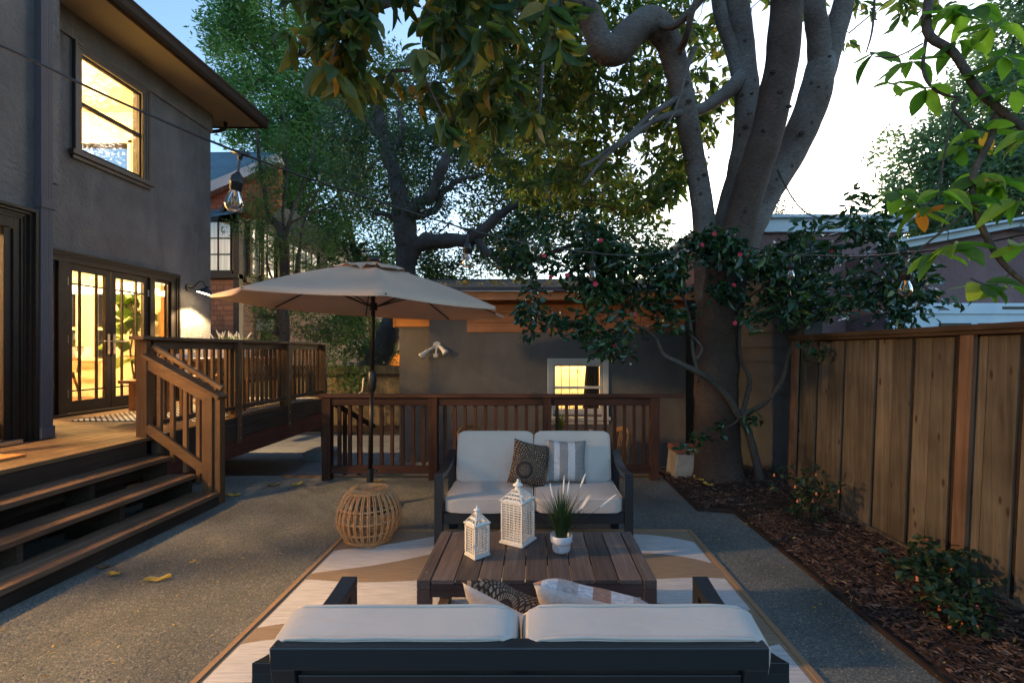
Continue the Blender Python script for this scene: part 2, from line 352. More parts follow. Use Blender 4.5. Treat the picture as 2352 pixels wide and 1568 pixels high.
# ------------------------------------------------------------ foliage
BIG_V = np.array([(0,0,0),(-.36,.3,.10),(.36,.3,.10),(0,.3,0),(-.42,.62,.12),(.42,.62,.12),(0,.62,-.02),(0,1,-.10)])
BIG_F = [(0,2,3),(0,3,1),(3,2,5,6),(1,3,6,4),(6,5,7),(4,6,7)]
_fv = [(0,0,0)]
for _t,_w in ((.12,.24),(.3,.43),(.52,.5),(.74,.40),(.9,.2)): _fv += [(-_w,_t,.09*_w/.5-.16*_t*_t),(0,_t,-.16*_t*_t),(_w,_t,.09*_w/.5-.16*_t*_t)]
_fv.append((0,1,-.18)); FIN_V = np.array(_fv)
FIN_F = [(0,2,1),(0,3,2)]+[f for k in range(4) for f in ((1+3*k,2+3*k,5+3*k,4+3*k),(2+3*k,3+3*k,6+3*k,5+3*k))]+[(13,14,16-1+1-1+0+0),(14,15,16)][:0]+[(13,14,16),(14,15,16)]
SML_V = np.array([(0,0,0),(-.5,.45,.08),(.5,.45,.08),(0,1,-.06),(0,.5,-.03)])
SML_F = [(0,2,4),(0,4,1),(4,2,3),(1,4,3)]
QUAD_V = np.array([(0,0,0),(.5,.45,.06),(0,1,-.06),(-.5,.45,.06)])
QUAD_F = [(0,1,2,3)]
def leaves(name, mat, parent, pos, dirs, nrm, length, width, tint, kind='big'):
    V, Fc = {'big': (BIG_V, BIG_F), 'fine': (FIN_V, FIN_F), 'small': (SML_V, SML_F), 'quad': (QUAD_V, QUAD_F)}[kind]
    n = len(pos); d = dirs/np.linalg.norm(dirs, axis=1, keepdims=True)
    s = np.cross(d, nrm); s /= (np.linalg.norm(s, axis=1, keepdims=True)+1e-9); u = np.cross(s, d)
    L = worldloc(parent)
    curl = (1.1+.8*rng.normal(size=n)) if kind == 'big' else ((1.4+1.1*rng.normal(size=n)) if kind == 'fine' else np.ones(n))
    u = u*np.clip(curl,-2,4)[:,None]
    v = pos[:,None,:]-np.array(L)[None,None,:]+V[None,:,0:1]*(s*width[:,None])[:,None,:]+V[None,:,1:2]*(d*length[:,None])[:,None,:]+V[None,:,2:3]*(u*(length if kind != 'fine' else length*.8)[:,None])[:,None,:]
    v = v.reshape(-1,3); k = len(V)
    me = bpy.data.meshes.new(name)
    loops = []; starts = []; c = 0
    base = np.arange(n)*k
    idx = np.concatenate([np.array(f) for f in Fc]); tot = len(idx); lens = np.array([len(f) for f in Fc])
    allidx = (base[:,None]+idx[None,:]).ravel(); st = np.concatenate([[0], np.cumsum(lens)[:-1]])
    allst = (np.arange(n)[:,None]*tot+st[None,:]).ravel()
    me.vertices.add(len(v)); me.vertices.foreach_set('co', v.ravel().astype(np.float32))
    me.loops.add(len(allidx)); me.loops.foreach_set('vertex_index', allidx.astype(np.int32))
    me.polygons.add(len(allst)); me.polygons.foreach_set('loop_start', allst.astype(np.int32))
    me.update(calc_edges=True); me.validate()
    at = me.attributes.new('tint', 'FLOAT', 'POINT'); at.data.foreach_set('value', np.repeat(tint, k).astype(np.float32))
    me.materials.append(mat)
    if kind == 'fine': me.polygons.foreach_set('use_smooth', [True]*len(me.polygons))
    o = bpy.data.objects.new(name, me); C.objects.link(o)
    if parent is not None: o.parent = parent
    return o
def inpoly(x, y, poly):
    c = False; n = len(poly)
    for i in range(n):
        x1,y1 = poly[i]; x2,y2 = poly[(i+1) % n]
        if (y1 > y) != (y2 > y) and x < (x2-x1)*(y-y1)/(y2-y1)+x1: c = not c
    return c
def region(poly, Y0, Y1, n, gap=0, gs=1.2, yf=None):        # cluster centres inside a photo polygon and a depth range
    xs = [p[0] for p in poly]; ys = [p[1] for p in poly]; out = []; tries = 0
    while len(out) < n and tries < n*60:
        tries += 1
        x = random.uniform(min(xs), max(xs)); y = random.uniform(min(ys), max(ys))
        if not inpoly(x, y, poly): continue
        Y = random.uniform(Y0, Y1) if yf is None else yf(x, y)+random.uniform(Y0, Y1)
        p = P(x, y, Y)
        if gap and noise.noise(p*gs) < gap-.5: continue
        out.append(p)
    return out
def blobs(cs, n):                                   # cs: (centre Vector, (rx,ry,rz)) -> n points inside
    vol = [a*b*c for _, (a,b,c) in cs]; tot = sum(vol); out = []
    for (c, r), vv in zip(cs, vol):
        for _ in range(max(1, int(n*vv/tot))):
            q = Vector(rng.normal(size=3)); q.normalize(); q *= random.uniform(.25, 1)**.5
            out.append(Vector((c.x+q.x*r[0], c.y+q.y*r[1], c.z+q.z*r[2])))
    return out
def foliate(name, mat, parent, centres, per, L, W, spread, droop=.4, upn=.6, kind='big', tints=None, lv=.3, whorl=False):
    c = np.array([tuple(p) for p in centres]); n = len(c)*per
    ctr = np.repeat(c, per, axis=0)
    rnd = rng.normal(size=(n,3)); rnd /= np.linalg.norm(rnd, axis=1, keepdims=True)
    if whorl:
        pos = ctr+rnd*spread*.15; dirs = rnd*np.array([1,1,.55])+np.array([0,0,-droop])
        pos += np.repeat(rng.normal(size=(len(c),3))*spread*.2, per, axis=0)
    else:
        pos = ctr+rnd*spread*rng.random((n,1))**.5; dirs = rng.normal(size=(n,3))*np.array([1,1,.6])+np.array([0,0,-droop])
    nrm = rng.normal(size=(n,3))*(1-upn)+np.array([0,0,upn])+1e-4
    ln = L*(1+lv*rng.normal(size=n)).clip(.5, 1.6); wd = W*(1+.2*rng.normal(size=n)).clip(.6, 1.5)
    ct = np.repeat(rng.random(len(c)), per)
    ti = (ct*.45+rng.random(n)*.55) if tints is None else tints(ct, rng.random(n))
    return leaves(name, mat, parent, pos, dirs, nrm, ln, wd, ti, kind)
def grow(mb, nodes, centres, r0=.012, r1=.004, n=5, maxd=None, sag=.05, seg=3):   # twigs joining each cluster to the nearest wood
    nd = [(Vector(p), 0) for p in nodes]; arr = np.array([tuple(p) for p in nodes])
    cs = sorted(centres, key=lambda p: np.min(np.sum((arr-np.array(tuple(p)))**2, axis=1)))
    cur = arr
    for p in cs:
        q = np.array(tuple(p)); d2 = np.sum((cur-q)**2, axis=1); i = int(np.argmin(d2))
        d = sqrt(d2[i])
        if maxd is None or d < maxd:
            a = Vector(cur[i]); pts = [a]
            for k in range(1, seg+1):
                tt = k/seg; m = a.lerp(p, tt)
                if k < seg: m += Vector(rng.normal(size=3))*d*.07+Vector((0,0,sag*d*sin(pi*tt)))
                pts.append(m)
            r = r1+(r0-r1)*min(1, d/1.2)
            mb.tube(pts, [r*(1-.45*k/seg) for k in range(seg+1)], n)
            cur = np.vstack([cur, [tuple(pts[-2]) if seg > 1 else tuple(p)], [tuple(p)]])
def grass_mb(mb, c, n, h, lean=.5, w=.004, seg=5, hv=.3, r=.02):
    for i in range(n):
        a = random.uniform(0, 2*pi); H = h*random.uniform(1-hv, 1.05); ln = H*random.uniform(.05, lean)
        d = Vector((cos(a), sin(a), 0)); side = Vector((-sin(a), cos(a), 0)); b = Vector(c)+d*random.uniform(0, r)
        vs = []
        for k in range(seg+1):
            t = k/seg; p = b+d*ln*t**1.8+Vector((0,0,H*(t-.28*(ln/H)*t**3)))
            ww = w*(1-t**1.5)+.0003; vs += [p-side*ww/2, p+side*ww/2]
        mb.add(vs, [(2*k, 2*k+1, 2*k+3, 2*k+2) for k in range(seg)])

# ------------------------------------------------------------ ground
PZ = -0.45                                            # level of the sunken patio
g = MB(); g.add([(-3.9,-3,0),(1.86,-3,0),(1.86,4.4,0),(1.54,4.4,0),(1.54,5.62,0),(-3.9,5.62,0)], [(0,1,2,3,4,5)])
meta(g.build('gravel_ground', M['gravel'], loc=(0,0,0)), kind='structure')
g = MB(); g.add([(-90,-60,PZ),(90,-60,PZ),(90,5.66,PZ),(90,120,PZ),(-90,120,PZ),(-90,5.66,PZ)], [(0,1,2,3,4,5)])
meta(g.build('ground', M['soil'], loc=(0,0,0)), kind='structure')
g = MB(); g.add([(-7.6,5.6,PZ+.004),(3.0,5.6,PZ+.004),(3.0,10.9,PZ+.004),(-7.6,10.9,PZ+.004)], [(0,1,2,3)])
meta(g.build('paved_patio', M['patio'], loc=(0,0,0)), kind='structure')
g = MB(); g.box(-3.9,1.55,5.62,5.66,PZ,-.004)
meta(g.build('retaining_wall', M['concrete'], loc=(0,0,0)), kind='structure')
g = MB()
gx = [(1.86,-3),(2.9,-3),(2.9,4.4),(1.86,4.4)]
nx, ny = 14, 90
for j in range(ny+1):
    for i in range(nx+1):
        y = -3+j*(8.9/ny); xl = 1.875 if y < 4.4 else 1.555
        x = xl+(2.98-xl)*i/nx
        g.v.append((x, y, .012+.035*noise.noise(Vector((x*3,y*3,0)))+.05*min(1,(x-xl)/.8)))
for j in range(ny):
    for i in range(nx):
        a = j*(nx+1)+i; g.f.append((a,a+1,a+nx+2,a+nx+1)); g.m.append(0)
meta(g.build('mulch_bed', M['mulch_base'], loc=(0,0,0), smooth=True), kind='structure')
g = MB(); g.box(1.54,3.0,5.9,5.94,PZ,.03)
meta(g.build('bed_retaining_board', M['fence_dark'], loc=(0,0,0)), kind='structure')
# mulch chips and small stones
def chips(n, box, mat, name, size, zf, cols=None):
    g = MB()
    for i in range(n):
        x = random.uniform(box[0], box[1]); y = box[2]+(box[3]-box[2])*random.random()**1.25
        if name == 'bark_mulch_chips' and y < 4.4 and x < 1.88: continue
        z = zf(x, y); a = random.uniform(0, pi); l = size[0]*random.uniform(.35, 1.3); ww = l*random.uniform(.12, .4); h = size[1]
        t = random.uniform(-.35,.35); e = Vector((cos(a)*l/2, sin(a)*l/2, sin(t)*l/2)); s_ = Vector((-sin(a), cos(a), random.uniform(-.4,.4)))*ww/2
        c = Vector((x,y,z+h)); u = Vector((0,0,h))
        g.add([c-e-s_, c+e*.9-s_*.6, c+e+s_*.5, c-e*.8+s_, c-e*.5+u*.6, c+e*.5+u*.6], [(0,1,5,4),(1,2,5),(2,3,4,5),(3,0,4),(0,3,2,1)])
    return g.build(name, mat, loc=(0,0,0))
M['chips'] = None
m_, t_, b_ = new_mat('bark_chips')
v_ = coords(t_, (1,1,1), False); vo_ = N(t_, 'TexVoronoi', i_Scale=22.0); t_.links.new(v_, vo_.inputs['Vector']); sp_ = N(t_, 'SeparateXYZ'); t_.links.new(vo_.outputs['Color'], sp_.inputs[0])
t_.links.new(ramp(t_, sp_.outputs[0], [(0,(.028,.014,.010)),(.5,(.07,.034,.022)),(.85,(.12,.062,.04)),(1,(.24,.15,.10))]), b_.inputs['Base Color']); b_.inputs['Roughness'].default_value = .8
M['chips'] = m_
o = chips(13000, (1.56,2.95,1.2,5.85), M['chips'], 'bark_mulch_chips', (.052,.006), lambda x,y: .018+.05*min(1,(x-(1.875 if y<4.4 else 1.555))/.8)+random.uniform(0,.02))
meta(o, 'reddish brown bark mulch spread between the edging boards and the fence', 'mulch', kind='stuff')
g = MB()
for i in range(15000):
    Y = 1.75+3.8*random.random()**1.6; x = random.uniform(-3.05, 1.85)
    if -1.56 < x < 1.33 and Y < 3.93: continue
    if x > 1.52 and Y > 4.4: continue
    r = random.choice((.003,.004,.005,.006))*random.uniform(.7,1.1); c = Vector((x, Y, r*.4)); a = random.uniform(0, 6)
    vs = [c+Vector((cos(a+k*1.57)*r*random.uniform(.7,1.2), sin(a+k*1.57)*r*random.uniform(.6,1.1), 0)) for k in range(4)]+[c+Vector((0,0,r*.9)), c-Vector((0,0,r*.5))]
    g.add(vs, [(0,1,4),(1,2,4),(2,3,4),(3,0,4)])
meta(g.build('loose_gravel', M['stones'], loc=(0,0,0)), 'loose grey crushed stones lying on the gravel yard', 'gravel', kind='stuff')
# edging boards
e1 = MB(); e1.box(1.845,1.865,-2.5,4.40,-.02,.022); meta(e1.build('edging_board', M['fence_dark'], loc=(1.86,1,0)), 'long thin wooden edging board between the gravel path and the mulch bed', 'edging', 'wooden edging boards')
e1 = MB(); e1.box(1.54,1.843,4.40,4.42,-.02,.022); meta(e1.build('edging_board', M['fence_dark'], loc=(1.7,4.4,0)), 'short wooden edging board running sideways at the jog of the mulch bed', 'edging', 'wooden edging boards')
e1 = MB(); e1.box(1.532,1.552,4.427,5.6,-.02,.022); meta(e1.build('edging_board', M['fence_dark'], loc=(1.54,5,0)), 'wooden edging board at the far end of the bed before the big tree', 'edging', 'wooden edging boards')
e1 = MB(); e1.box(-3.0,1.53,5.575,5.61,-.03,.022); meta(e1.build('edging_board', M['rail_x'], loc=(0,5.6,0)), 'brown timber edging along the foot of the patio railing', 'edging', 'wooden edging boards')

# ------------------------------------------------------------ the stucco house
DZ = .66; HX = -6.0; NX = -4.72
house = root('stucco_house', (HX, 6, PZ), 'two storey dark grey stucco house with lit windows and glass doors on the left', 'house')
wl = MB()
def wall_yz(mb, x0, x1, y0, y1, z0, z1, holes):   # a wall slab with rectangular holes
    ys = sorted({y0, y1, *[h[0] for h in holes], *[h[1] for h in holes]}); zs = sorted({z0, z1, *[h[2] for h in holes], *[h[3] for h in holes]})
    for a, b in zip(ys[:-1], ys[1:]):
        run = None
        for c, d in zip(zs[:-1], zs[1:]):
            mid = ((a+b)/2, (c+d)/2)
            hole = any(h[0] < mid[0] < h[1] and h[2] < mid[1] < h[3] for h in holes)
            if hole:
                if run: mb.box(x0, x1, a, b, run[0], run[1]); run = None
            else: run = (run[0], d) if run else (c, d)
        if run: mb.box(x0, x1, a, b, run[0], run[1])
WIN = (6.16, 7.27, 4.12, 5.50); FD = (5.47, 7.87, DZ+.02, 2.73)
wall_yz(wl, HX-.2, HX, 4.4, 8.73, PZ, 5.89, [WIN, FD])
wall_yz(wl, NX-.2, NX, -2.5, 4.56, PZ, 3.15, [(1.2, 4.40, DZ+.02, 2.78)])
wl.box(HX, NX-.2, 4.36, 4.56, PZ, 3.15)
wl.box(HX, NX, -2.5, 4.68, 3.152, 7.6)
wl.box(-9.8, HX-.2, 8.53, 8.73, PZ, DZ+.65); wl.box(-9.8, HX-.2, 8.53, 8.73, 2.6, 3.2)
for a, b in ((-9.8,-8.55),(-8.2,-7.98),(-7.6,HX-.2)): wl.box(a, b, 8.53, 8.73, DZ+.65, 2.6)
wl.box(-9.8, -8.35, 8.53, 8.73, 3.2, 5.89); wl.box(-7.3, HX-.2, 8.53, 8.73, 3.2, 5.89); wl.box(-8.35, -7.3, 8.53, 8.73, 3.2, 4.35); wl.box(-8.35, -7.3, 8.53, 8.73, 5.25, 5.89); wl.box(-10, -9.8, -2.5, 8.73, PZ, 5.89)
wl.box(-9.8, NX-.2, -2.7, -2.5, PZ, 5.89)
wl.build('wall', M['stucco'], house)
fr = MB(); fr.box(HX+.002, HX+.03, 4.4, 8.74, 5.55, 5.885); fr.build('frieze_board', M['stucco'], house)
sf = MB(); sf.box(-10.2, -5.31, 4.0, 9.22, 5.89, 5.93); sf.build('soffit', M['soffit'], house)
rf = MB(); rf.poly([(-5.26, 3.5, 6.0),(-10.2, 3.5, 8.4),(-10.2, 9.24, 8.4),(-5.26, 9.24, 6.0)], (0,0,.08)); rf.build('roof', M['roof_garage'], house)
gt = MB(); prof = [(.0,5.875),(.028,5.86),(.07,5.875),(.10,5.92),(.115,5.99),(.135,6.03),(.135,6.05),(.0,6.05)]
gt.poly([(-5.33+a, 3.6, z) for a, z in prof], (0, 5.66, 0)); gt.box(-5.34,-5.32,3.6,9.25,5.87,6.03); gt.box(-10.2,-5.33,9.225,9.25,5.87,6.03); gt.build('gutter', M['gutter'], house, bev=.004)
el = MB(); el.tube([(-5.9,9.0,5.87),(-5.9,9.0,5.76),(-6.0,8.98,5.70),(-6.25,8.95,5.66)], .035, 8); el.build('gutter_elbow', M['gutter'], house, smooth=True)
ds = MB()
for k, (a, b) in enumerate(((2.95, 7.6), (DZ+.10, 2.93))): ds.box(NX+.004, NX+.07, 4.44, 4.55, a, b)
for yy in (4.462, 4.485, 4.508, 4.531):
    ds.box(NX+.068, NX+.072, yy-.004, yy+.004, DZ+.10, 7.6)
ds.box(NX+.003, NX+.082, 4.432, 4.558, DZ+.01, DZ+.12); ds.box(NX+.003, NX+.082, 4.432, 4.558, 2.86, 2.95)
ds.build('downspout', M['downspout'], house, bev=.003)
# interior shell
ins = MB()
ins.box(-9.79,-6.21,4.6,4.62,DZ,3.15); ins.box(-9.79,-9.77,4.62,8.52,DZ,3.15)
for a, b in ((-9.77,-8.6),(-8.25,-7.93),(-7.55,-6.21)): ins.box(a, b, 8.50, 8.52, DZ, 3.15)
for a, b in ((-8.6,-8.25),(-7.93,-7.55)): ins.box(a, b, 8.50, 8.52, DZ, DZ+.70); ins.box(a, b, 8.50, 8.52, 2.55, 3.15)
ins.box(-9.79,-6.2,4.6,8.53,3.1,3.14)
ins.box(-9.79,-6.21,4.6,8.5,3.50,3.53); ins.box(-9.79,-6.21,4.6,8.5,5.80,5.84); ins.box(-9.79,-9.77,4.6,8.5,3.5,5.84); ins.box(-9.79,-6.21,4.6,4.63,3.5,5.84)
for a, b in ((-9.77,-8.35),(-7.3,-6.21)): ins.box(a, b, 8.48, 8.50, 3.5, 5.84)
ins.box(-8.35,-7.3,8.48,8.50,3.5,4.35); ins.box(-8.35,-7.3,8.48,8.50,5.25,5.84)
ins.box(-9.79,-9.77,-2.4,4.5,DZ,3.15); ins.box(-9.79,NX-.21,-2.4,4.5,3.1,3.14); ins.box(-9.79,-4.93,4.32,4.355,DZ,3.15)
ins.build('interior_wall', M['cream'], house)
fl = MB(); fl.box(-9.79,-6.2,4.6,8.5,DZ-.05,DZ+.012); fl.box(-9.79,NX-.2,-2.4,4.355,DZ-.05,DZ+.012); fl.build('interior_floor', M['floor_in'], house)
bb = MB()
bb.box(-9.76,-6.22,8.485,8.498,DZ+.012,DZ+.16); bb.box(-9.76,-6.22,8.47,8.498,2.72,2.80); bb.box(-9.76,-6.22,8.46,8.498,DZ+.66,DZ+.70)
bb.box(-8.40,-7.25,8.46,8.478,4.30,4.36); bb.box(-8.40,-8.34,8.46,8.478,4.36,5.3); bb.box(-7.31,-7.25,8.46,8.478,4.36,5.3); bb.box(-8.40,-7.25,8.46,8.478,5.24,5.32)
for a, b in ((-8.6,-8.25),(-7.93,-7.55)):
    for c, d in ((a-.06,a),(b,b+.06)): bb.box(c, d, 8.478, 8.499, DZ+.70, 2.62)
    bb.box(a, b, 8.478, 8.499, 2.55, 2.62); bb.box(a, b, 8.5, 8.54, 1.88, 1.93)
    bb.box(a, a+.03, 8.5, 8.53, DZ+.70, 2.55); bb.box(b-.03, b, 8.5, 8.53, DZ+.70, 2.55)
bb.build('interior_trim', M['white_in'], house)
# upstairs window
wn = MB(); y0,y1,z0,z1 = 6.107,7.31,4.085,5.55
for k, (ins_, pr) in enumerate(((0,.05),(.035,.04),(.065,.03))):
    a = ins_; b = ins_+(.036 if k < 2 else .045)
    wn.box(HX+.001, HX+pr, y0+a, y1-a, z1-b, z1-a); wn.box(HX+.001, HX+pr, y0+a, y0+b, z0+.03, z1-b); wn.box(HX+.001, HX+pr, y1-b, y1-a, z0+.03, z1-b)
wn.box(HX+.001, HX+.075, y0-.05, y1+.05, z0-.03, z0+.03); wn.box(HX+.001,HX+.04,y0-.02,y1+.02,z0-.08,z0-.031)
wf = wn.build('window', M['trim_brown'], house, bev=.003)
sh = MB(); a,b = y0+.10, y1-.10
sh.box(HX-.05,HX-.01,a,b,5.40,5.44); sh.box(HX-.05,HX-.01,a,a+.045,4.12,5.40); sh.box(HX-.05,HX-.01,b-.045,b,4.12,5.40); sh.box(HX-.055,HX-.005,a,b,4.76,4.81); sh.box(HX-.05,HX-.01,a,b,4.12,4.18)
sh.build('sash', M['trim_dark'], wf, bev=.003)
gl = MB(); gl.box(HX-.034,HX-.030,a+.04,b-.04,4.18,5.40); gl.build('pane', M['glass'], wf)
# french doors
fd = root('glass_door_set', (HX, 6.7, DZ), None, None); fd.parent = house; fd.location = (0, .7, DZ-PZ)
jm = MB(); y0,y1,z0,z1 = 5.42,7.92,DZ+.001,2.78
for k, (i_, pr) in enumerate(((0,.055),(.03,.04),(.055,.025))):
    a = i_; b = i_+.031
    jm.box(HX+.002,HX+pr,y0+a,y1-a,z1-b,z1-a); jm.box(HX+.002,HX+pr,y0+a,y0+b,z0,z1-b); jm.box(HX+.002,HX+pr,y1-b,y1-a,z0,z1-b)
for a, b in ((5.505,5.56),(5.92,6.04),(7.335,7.43),(7.76,7.835)): jm.box(HX-.12,HX+.02,a,b,DZ+.02,2.69)
jm.box(HX-.12,HX+.022,5.505,7.835,2.64,2.695); jm.box(HX-.12,HX+.05,5.47,7.87,DZ,DZ+.035)
jm.build('door_frame', M['trim_dark'], fd, bev=.003)
def leafdoor(ya, yb, hinge, panes=True):
    d = MB(); X0, X1 = HX-.06, HX-.01; st = .075
    d.box(X0,X1,ya,ya+st,DZ+.04,2.635); d.box(X0,X1,yb-st,yb,DZ+.04,2.635); d.box(X0,X1,ya+st,yb-st,2.55,2.635); d.box(X0,X1,ya+st,yb-st,DZ+.04,DZ+.19)
    gy0, gy1, gz0, gz1 = ya+st, yb-st, DZ+.19, 2.55
    for yy in (gy0+.12, gy1-.12): d.box(X0+.012,X1-.008,yy-.010,yy+.010,gz0,gz1)
    for zz in (gz0+.13, gz1-.17): d.box(X0+.014,X1-.010,gy0,gy1,zz-.009,zz+.009)
    o = d.build('door', M['trim_dark'], fd, bev=.002)
    q = MB(); q.box(HX-.037,HX-.033,gy0,gy1,gz0,gz1); q.build('pane', M['glass'], o)
    h = MB(); yy = yb-.04 if hinge == 'L' else ya+.04
    h.box(HX-.009,HX+.002,yy-.018,yy+.018,1.46,1.74); sg = -1 if hinge == 'L' else 1
    h.tube([(HX,yy,1.64),(HX+.05,yy,1.64),(HX+.055,yy+sg*.02,1.64),(HX+.055,yy+sg*.13,1.64)], .009, 8); h.lathe((HX+.003,yy,1.54),[(.014,-.01),(.014,.01)],10)
    h.build('handle', M['steel'], o)
    yy = ya if hinge == 'L' else yb
    for zz in (.95,1.65,2.4): hg = MB(); hg.tube([(HX-.003,yy,zz-.05),(HX-.003,yy,zz+.05)], .010, 8); hg.build('hinge', M['steel'], o)
leafdoor(6.05, 6.68, 'L'); leafdoor(6.69, 7.325, 'R')
for ya, yb in ((5.56,5.92),(7.43,7.76)):
    s_ = MB(); s_.box(HX-.06,HX-.012,ya,ya+.025,DZ+.04,2.64); s_.box(HX-.06,HX-.012,yb-.03,yb,DZ+.04,2.64); s_.box(HX-.06,HX-.012,ya+.025,yb-.03,2.60,2.64); s_.box(HX-.06,HX-.012,ya+.025,yb-.03,DZ+.04,DZ+.10)
    o = s_.build('sidelight', M['trim_dark'], fd); q = MB(); q.box(HX-.037,HX-.033,ya+.025,yb-.03,DZ+.10,2.60); q.build('pane', M['glass'], o)
    q = MB(); q.box(HX-.12,HX-.062,ya,ya+.02,DZ+.04,2.64); q.box(HX-.12,HX-.062,yb-.05,yb,DZ+.04,2.64); q.build('wooden_reveal', M['floor_in'], o)
# near glass door
nd = root('near_door', (0,0,0), None, None); nd.parent = house; nd.location = (NX-HX, -2, DZ-PZ)
jm = MB(); y1 = 4.43
for k, (i_, pr) in enumerate(((0,.06),(.028,.035),(.055,.012),(.08,.004))):
    a = i_; b = i_+.026
    jm.box(NX+.002,NX+pr,1.1,y1-a,2.82-b,2.82-a); jm.box(NX+.002,NX+pr,y1-b,y1-a,DZ+.002,2.82-b)
jm.box(NX-.10,NX-.005,4.27,4.36,DZ,2.74); jm.box(NX-.10,NX-.005,1.2,4.27,2.62,2.74)
jm.build('door_frame', M['trim_dark'], nd, bev=.003)
d = MB()
for ya, yb in ((3.35,4.268),(2.45,3.34),(1.55,2.44)):
    X0,X1 = NX-.07,NX-.02
    d.box(X0,X1,ya,ya+.08,DZ+.04,2.615); d.box(X0,X1,yb-.065,yb,DZ+.04,2.615); d.box(X0,X1,ya+.08,yb-.085,2.54,2.615); d.box(X0,X1,ya+.08,yb-.085,DZ+.04,DZ+.2)
o = d.build('door', M['trim_dark'], nd, bev=.002)
q = MB()
for ya, yb in ((3.43,4.203),(2.53,3.255),(1.63,2.355)): q.box(NX-.047,NX-.043,ya,yb,DZ+.2,2.54)
q.build('pane', M['glass'], o)
s_ = MB(); s_.box(NX-.10,NX+.05,1.2,4.30,DZ+.001,DZ+.036); s_.build('metal_sill', M['steel'], nd)
# room lamps of the house (their own light)
def lamp(name, loc, e, col, r=.06):
    l = bpy.data.lights.new(name, 'POINT'); l.energy = e; l.color = col; l.shadow_soft_size = r
    o = bpy.data.objects.new(name, l); C.objects.link(o); o.location = loc; return o
WARM = (1, .60, .24)
lamp('dining_room_lamp', (-7.6, 6.6, 2.85), 270, (1,.58,.2), .12)
lamp('upstairs_lamp', (-7.8, 6.4, 5.5), 330, (1,.6,.22), .12)
lamp('kitchen_lamp', (-5.62, 2.15, 2.62), 390, WARM, .10)
# indoor things seen through the doors
ch = root('dining_chair', (-8.0, 7.9, DZ), 'dark wooden chair standing indoors behind the left glass door', 'chair')
q = MB(); q.lathe((-8.0,7.9,DZ+.45), [(.0,0),(.2,0),(.215,.015),(.2,.035),(0,.03)], 20); q.build('seat', M['darkwood'], ch)
for sx, sy in ((-1,-1),(1,-1),(1,1),(-1,1)):
    q = MB(); q.tube([(-8+sx*.13,7.9+sy*.13,DZ+.45),(-8+sx*.2,7.9+sy*.2,DZ+.013)], [.02,.014], 8); q.build('leg', M['darkwood'], ch)
q = MB(); q.tube([(-8.17,8.06,DZ+.47),(-8.2,8.12,DZ+.88)], .014, 8); q.tube([(-7.83,8.06,DZ+.47),(-7.8,8.12,DZ+.88)], .014, 8)
q.beam((-8.22,8.12,DZ+.88),(-7.78,8.12,DZ+.88),.025,.09); q.beam((-8.19,8.1,DZ+.7),(-7.81,8.1,DZ+.7),.02,.05); q.build('backrest', M['darkwood'], ch)
M['leaf_fig'] = leafmat('fig_leaf', [(0,(.05,.12,.015)),(1,(.13,.22,.03))], .4, .3)
fg = root('indoor_fig_plant', (-6.75, 7.95, DZ), 'tall leafy plant in a white pot behind the right glass door', 'plant')
q = MB(); q.lathe((-6.75,7.95,DZ+.013), [(.0,0),(.12,0),(.15,.1),(.17,.28),(.165,.36),(.15,.36),(.14,.30),(0,.30)], 20); q.build('pot', M['pot'], fg, smooth=True)
q = MB(); q.tube([(-6.75,7.95,DZ+.3),(-6.78,7.9,1.5),(-6.74,7.95,2.0),(-6.8,7.92,2.4)], [.016,.013,.01,.006], 8); q.build('stem', M['twig'], fg)
cs = [Vector((-6.77+random.uniform(-.1,.1), 7.93+random.uniform(-.1,.1), z)) for z in (1.35,1.7,1.85,2.0,2.1,2.2,2.3,2.4)]
foliate('foliage', M['leaf_fig'], fg, cs, 6, .27, .22, .12, .1, .5, whorl=True)
cu = MB(); pts = [(-7.38+.44*i/30, 8.38+.025*sin(i*1.5)) for i in range(31)]
for i in range(30):
    (xa,ya),(xb,yb) = pts[i], pts[i+1]; cu.add([(xa,ya,DZ+.75),(xb,yb,DZ+.75),(xb,yb,2.75),(xa,ya,2.75)], [(0,1,2,3)])
meta(cu.build('indoor_curtain', M['white_cloth'], loc=(-7.2,8.38,DZ), smooth=True), 'white pleated curtain hanging indoors beside the tall leafy plant', 'curtain')
# wall lamp by the french doors
sl = root('wall_lamp', (HX, 8.16, 2.55), 'lit black gooseneck barn lamp on the stucco wall beside the glass doors', 'lamp')
q = MB(); q.tube([(HX+.001,8.16,2.60),(HX+.025,8.16,2.60)], .068, 20); q.build('wall_plate', M['black'], sl)
q = MB(); q.tube([Vector(p) for p in crom([(HX+.02,8.16,2.60),(HX+.07,8.16,2.59),(HX+.13,8.16,2.64),(HX+.20,8.16,2.705),(HX+.27,8.16,2.69),(HX+.30,8.16,2.62)],6)], .011, 8); q.build('arm', M['black'], sl, smooth=True)
cx_, cy_, cz_ = HX+.32, 8.16, 2.585
q = MB(); q.lathe((0,0,0), [(.028,.06),(.03,.02),(.07,-.01),(.12,-.045),(.135,-.075),(.128,-.075),(.11,-.045),(.06,-.02),(.0,0)], 28)
R_ = Matrix.Rotation(radians(-9), 3, 'X') @ Matrix.Rotation(radians(14), 3, 'Y'); q.v = [tuple(R_ @ Vector(p)+Vector((cx_,cy_,cz_-.02))) for p in q.v]; q.build('lamp_shade', M['black'], sl, smooth=True)
q = MB(); q.lathe((0,0,0), [(.0,-.080),(.122,-.0775),(.122,-.072),(0,-.072)], 28); q.v = [tuple(R_ @ Vector(p)+Vector((cx_,cy_,cz_-.02))) for p in q.v]; q.build('diffuser', M['lamp_glow'], sl)
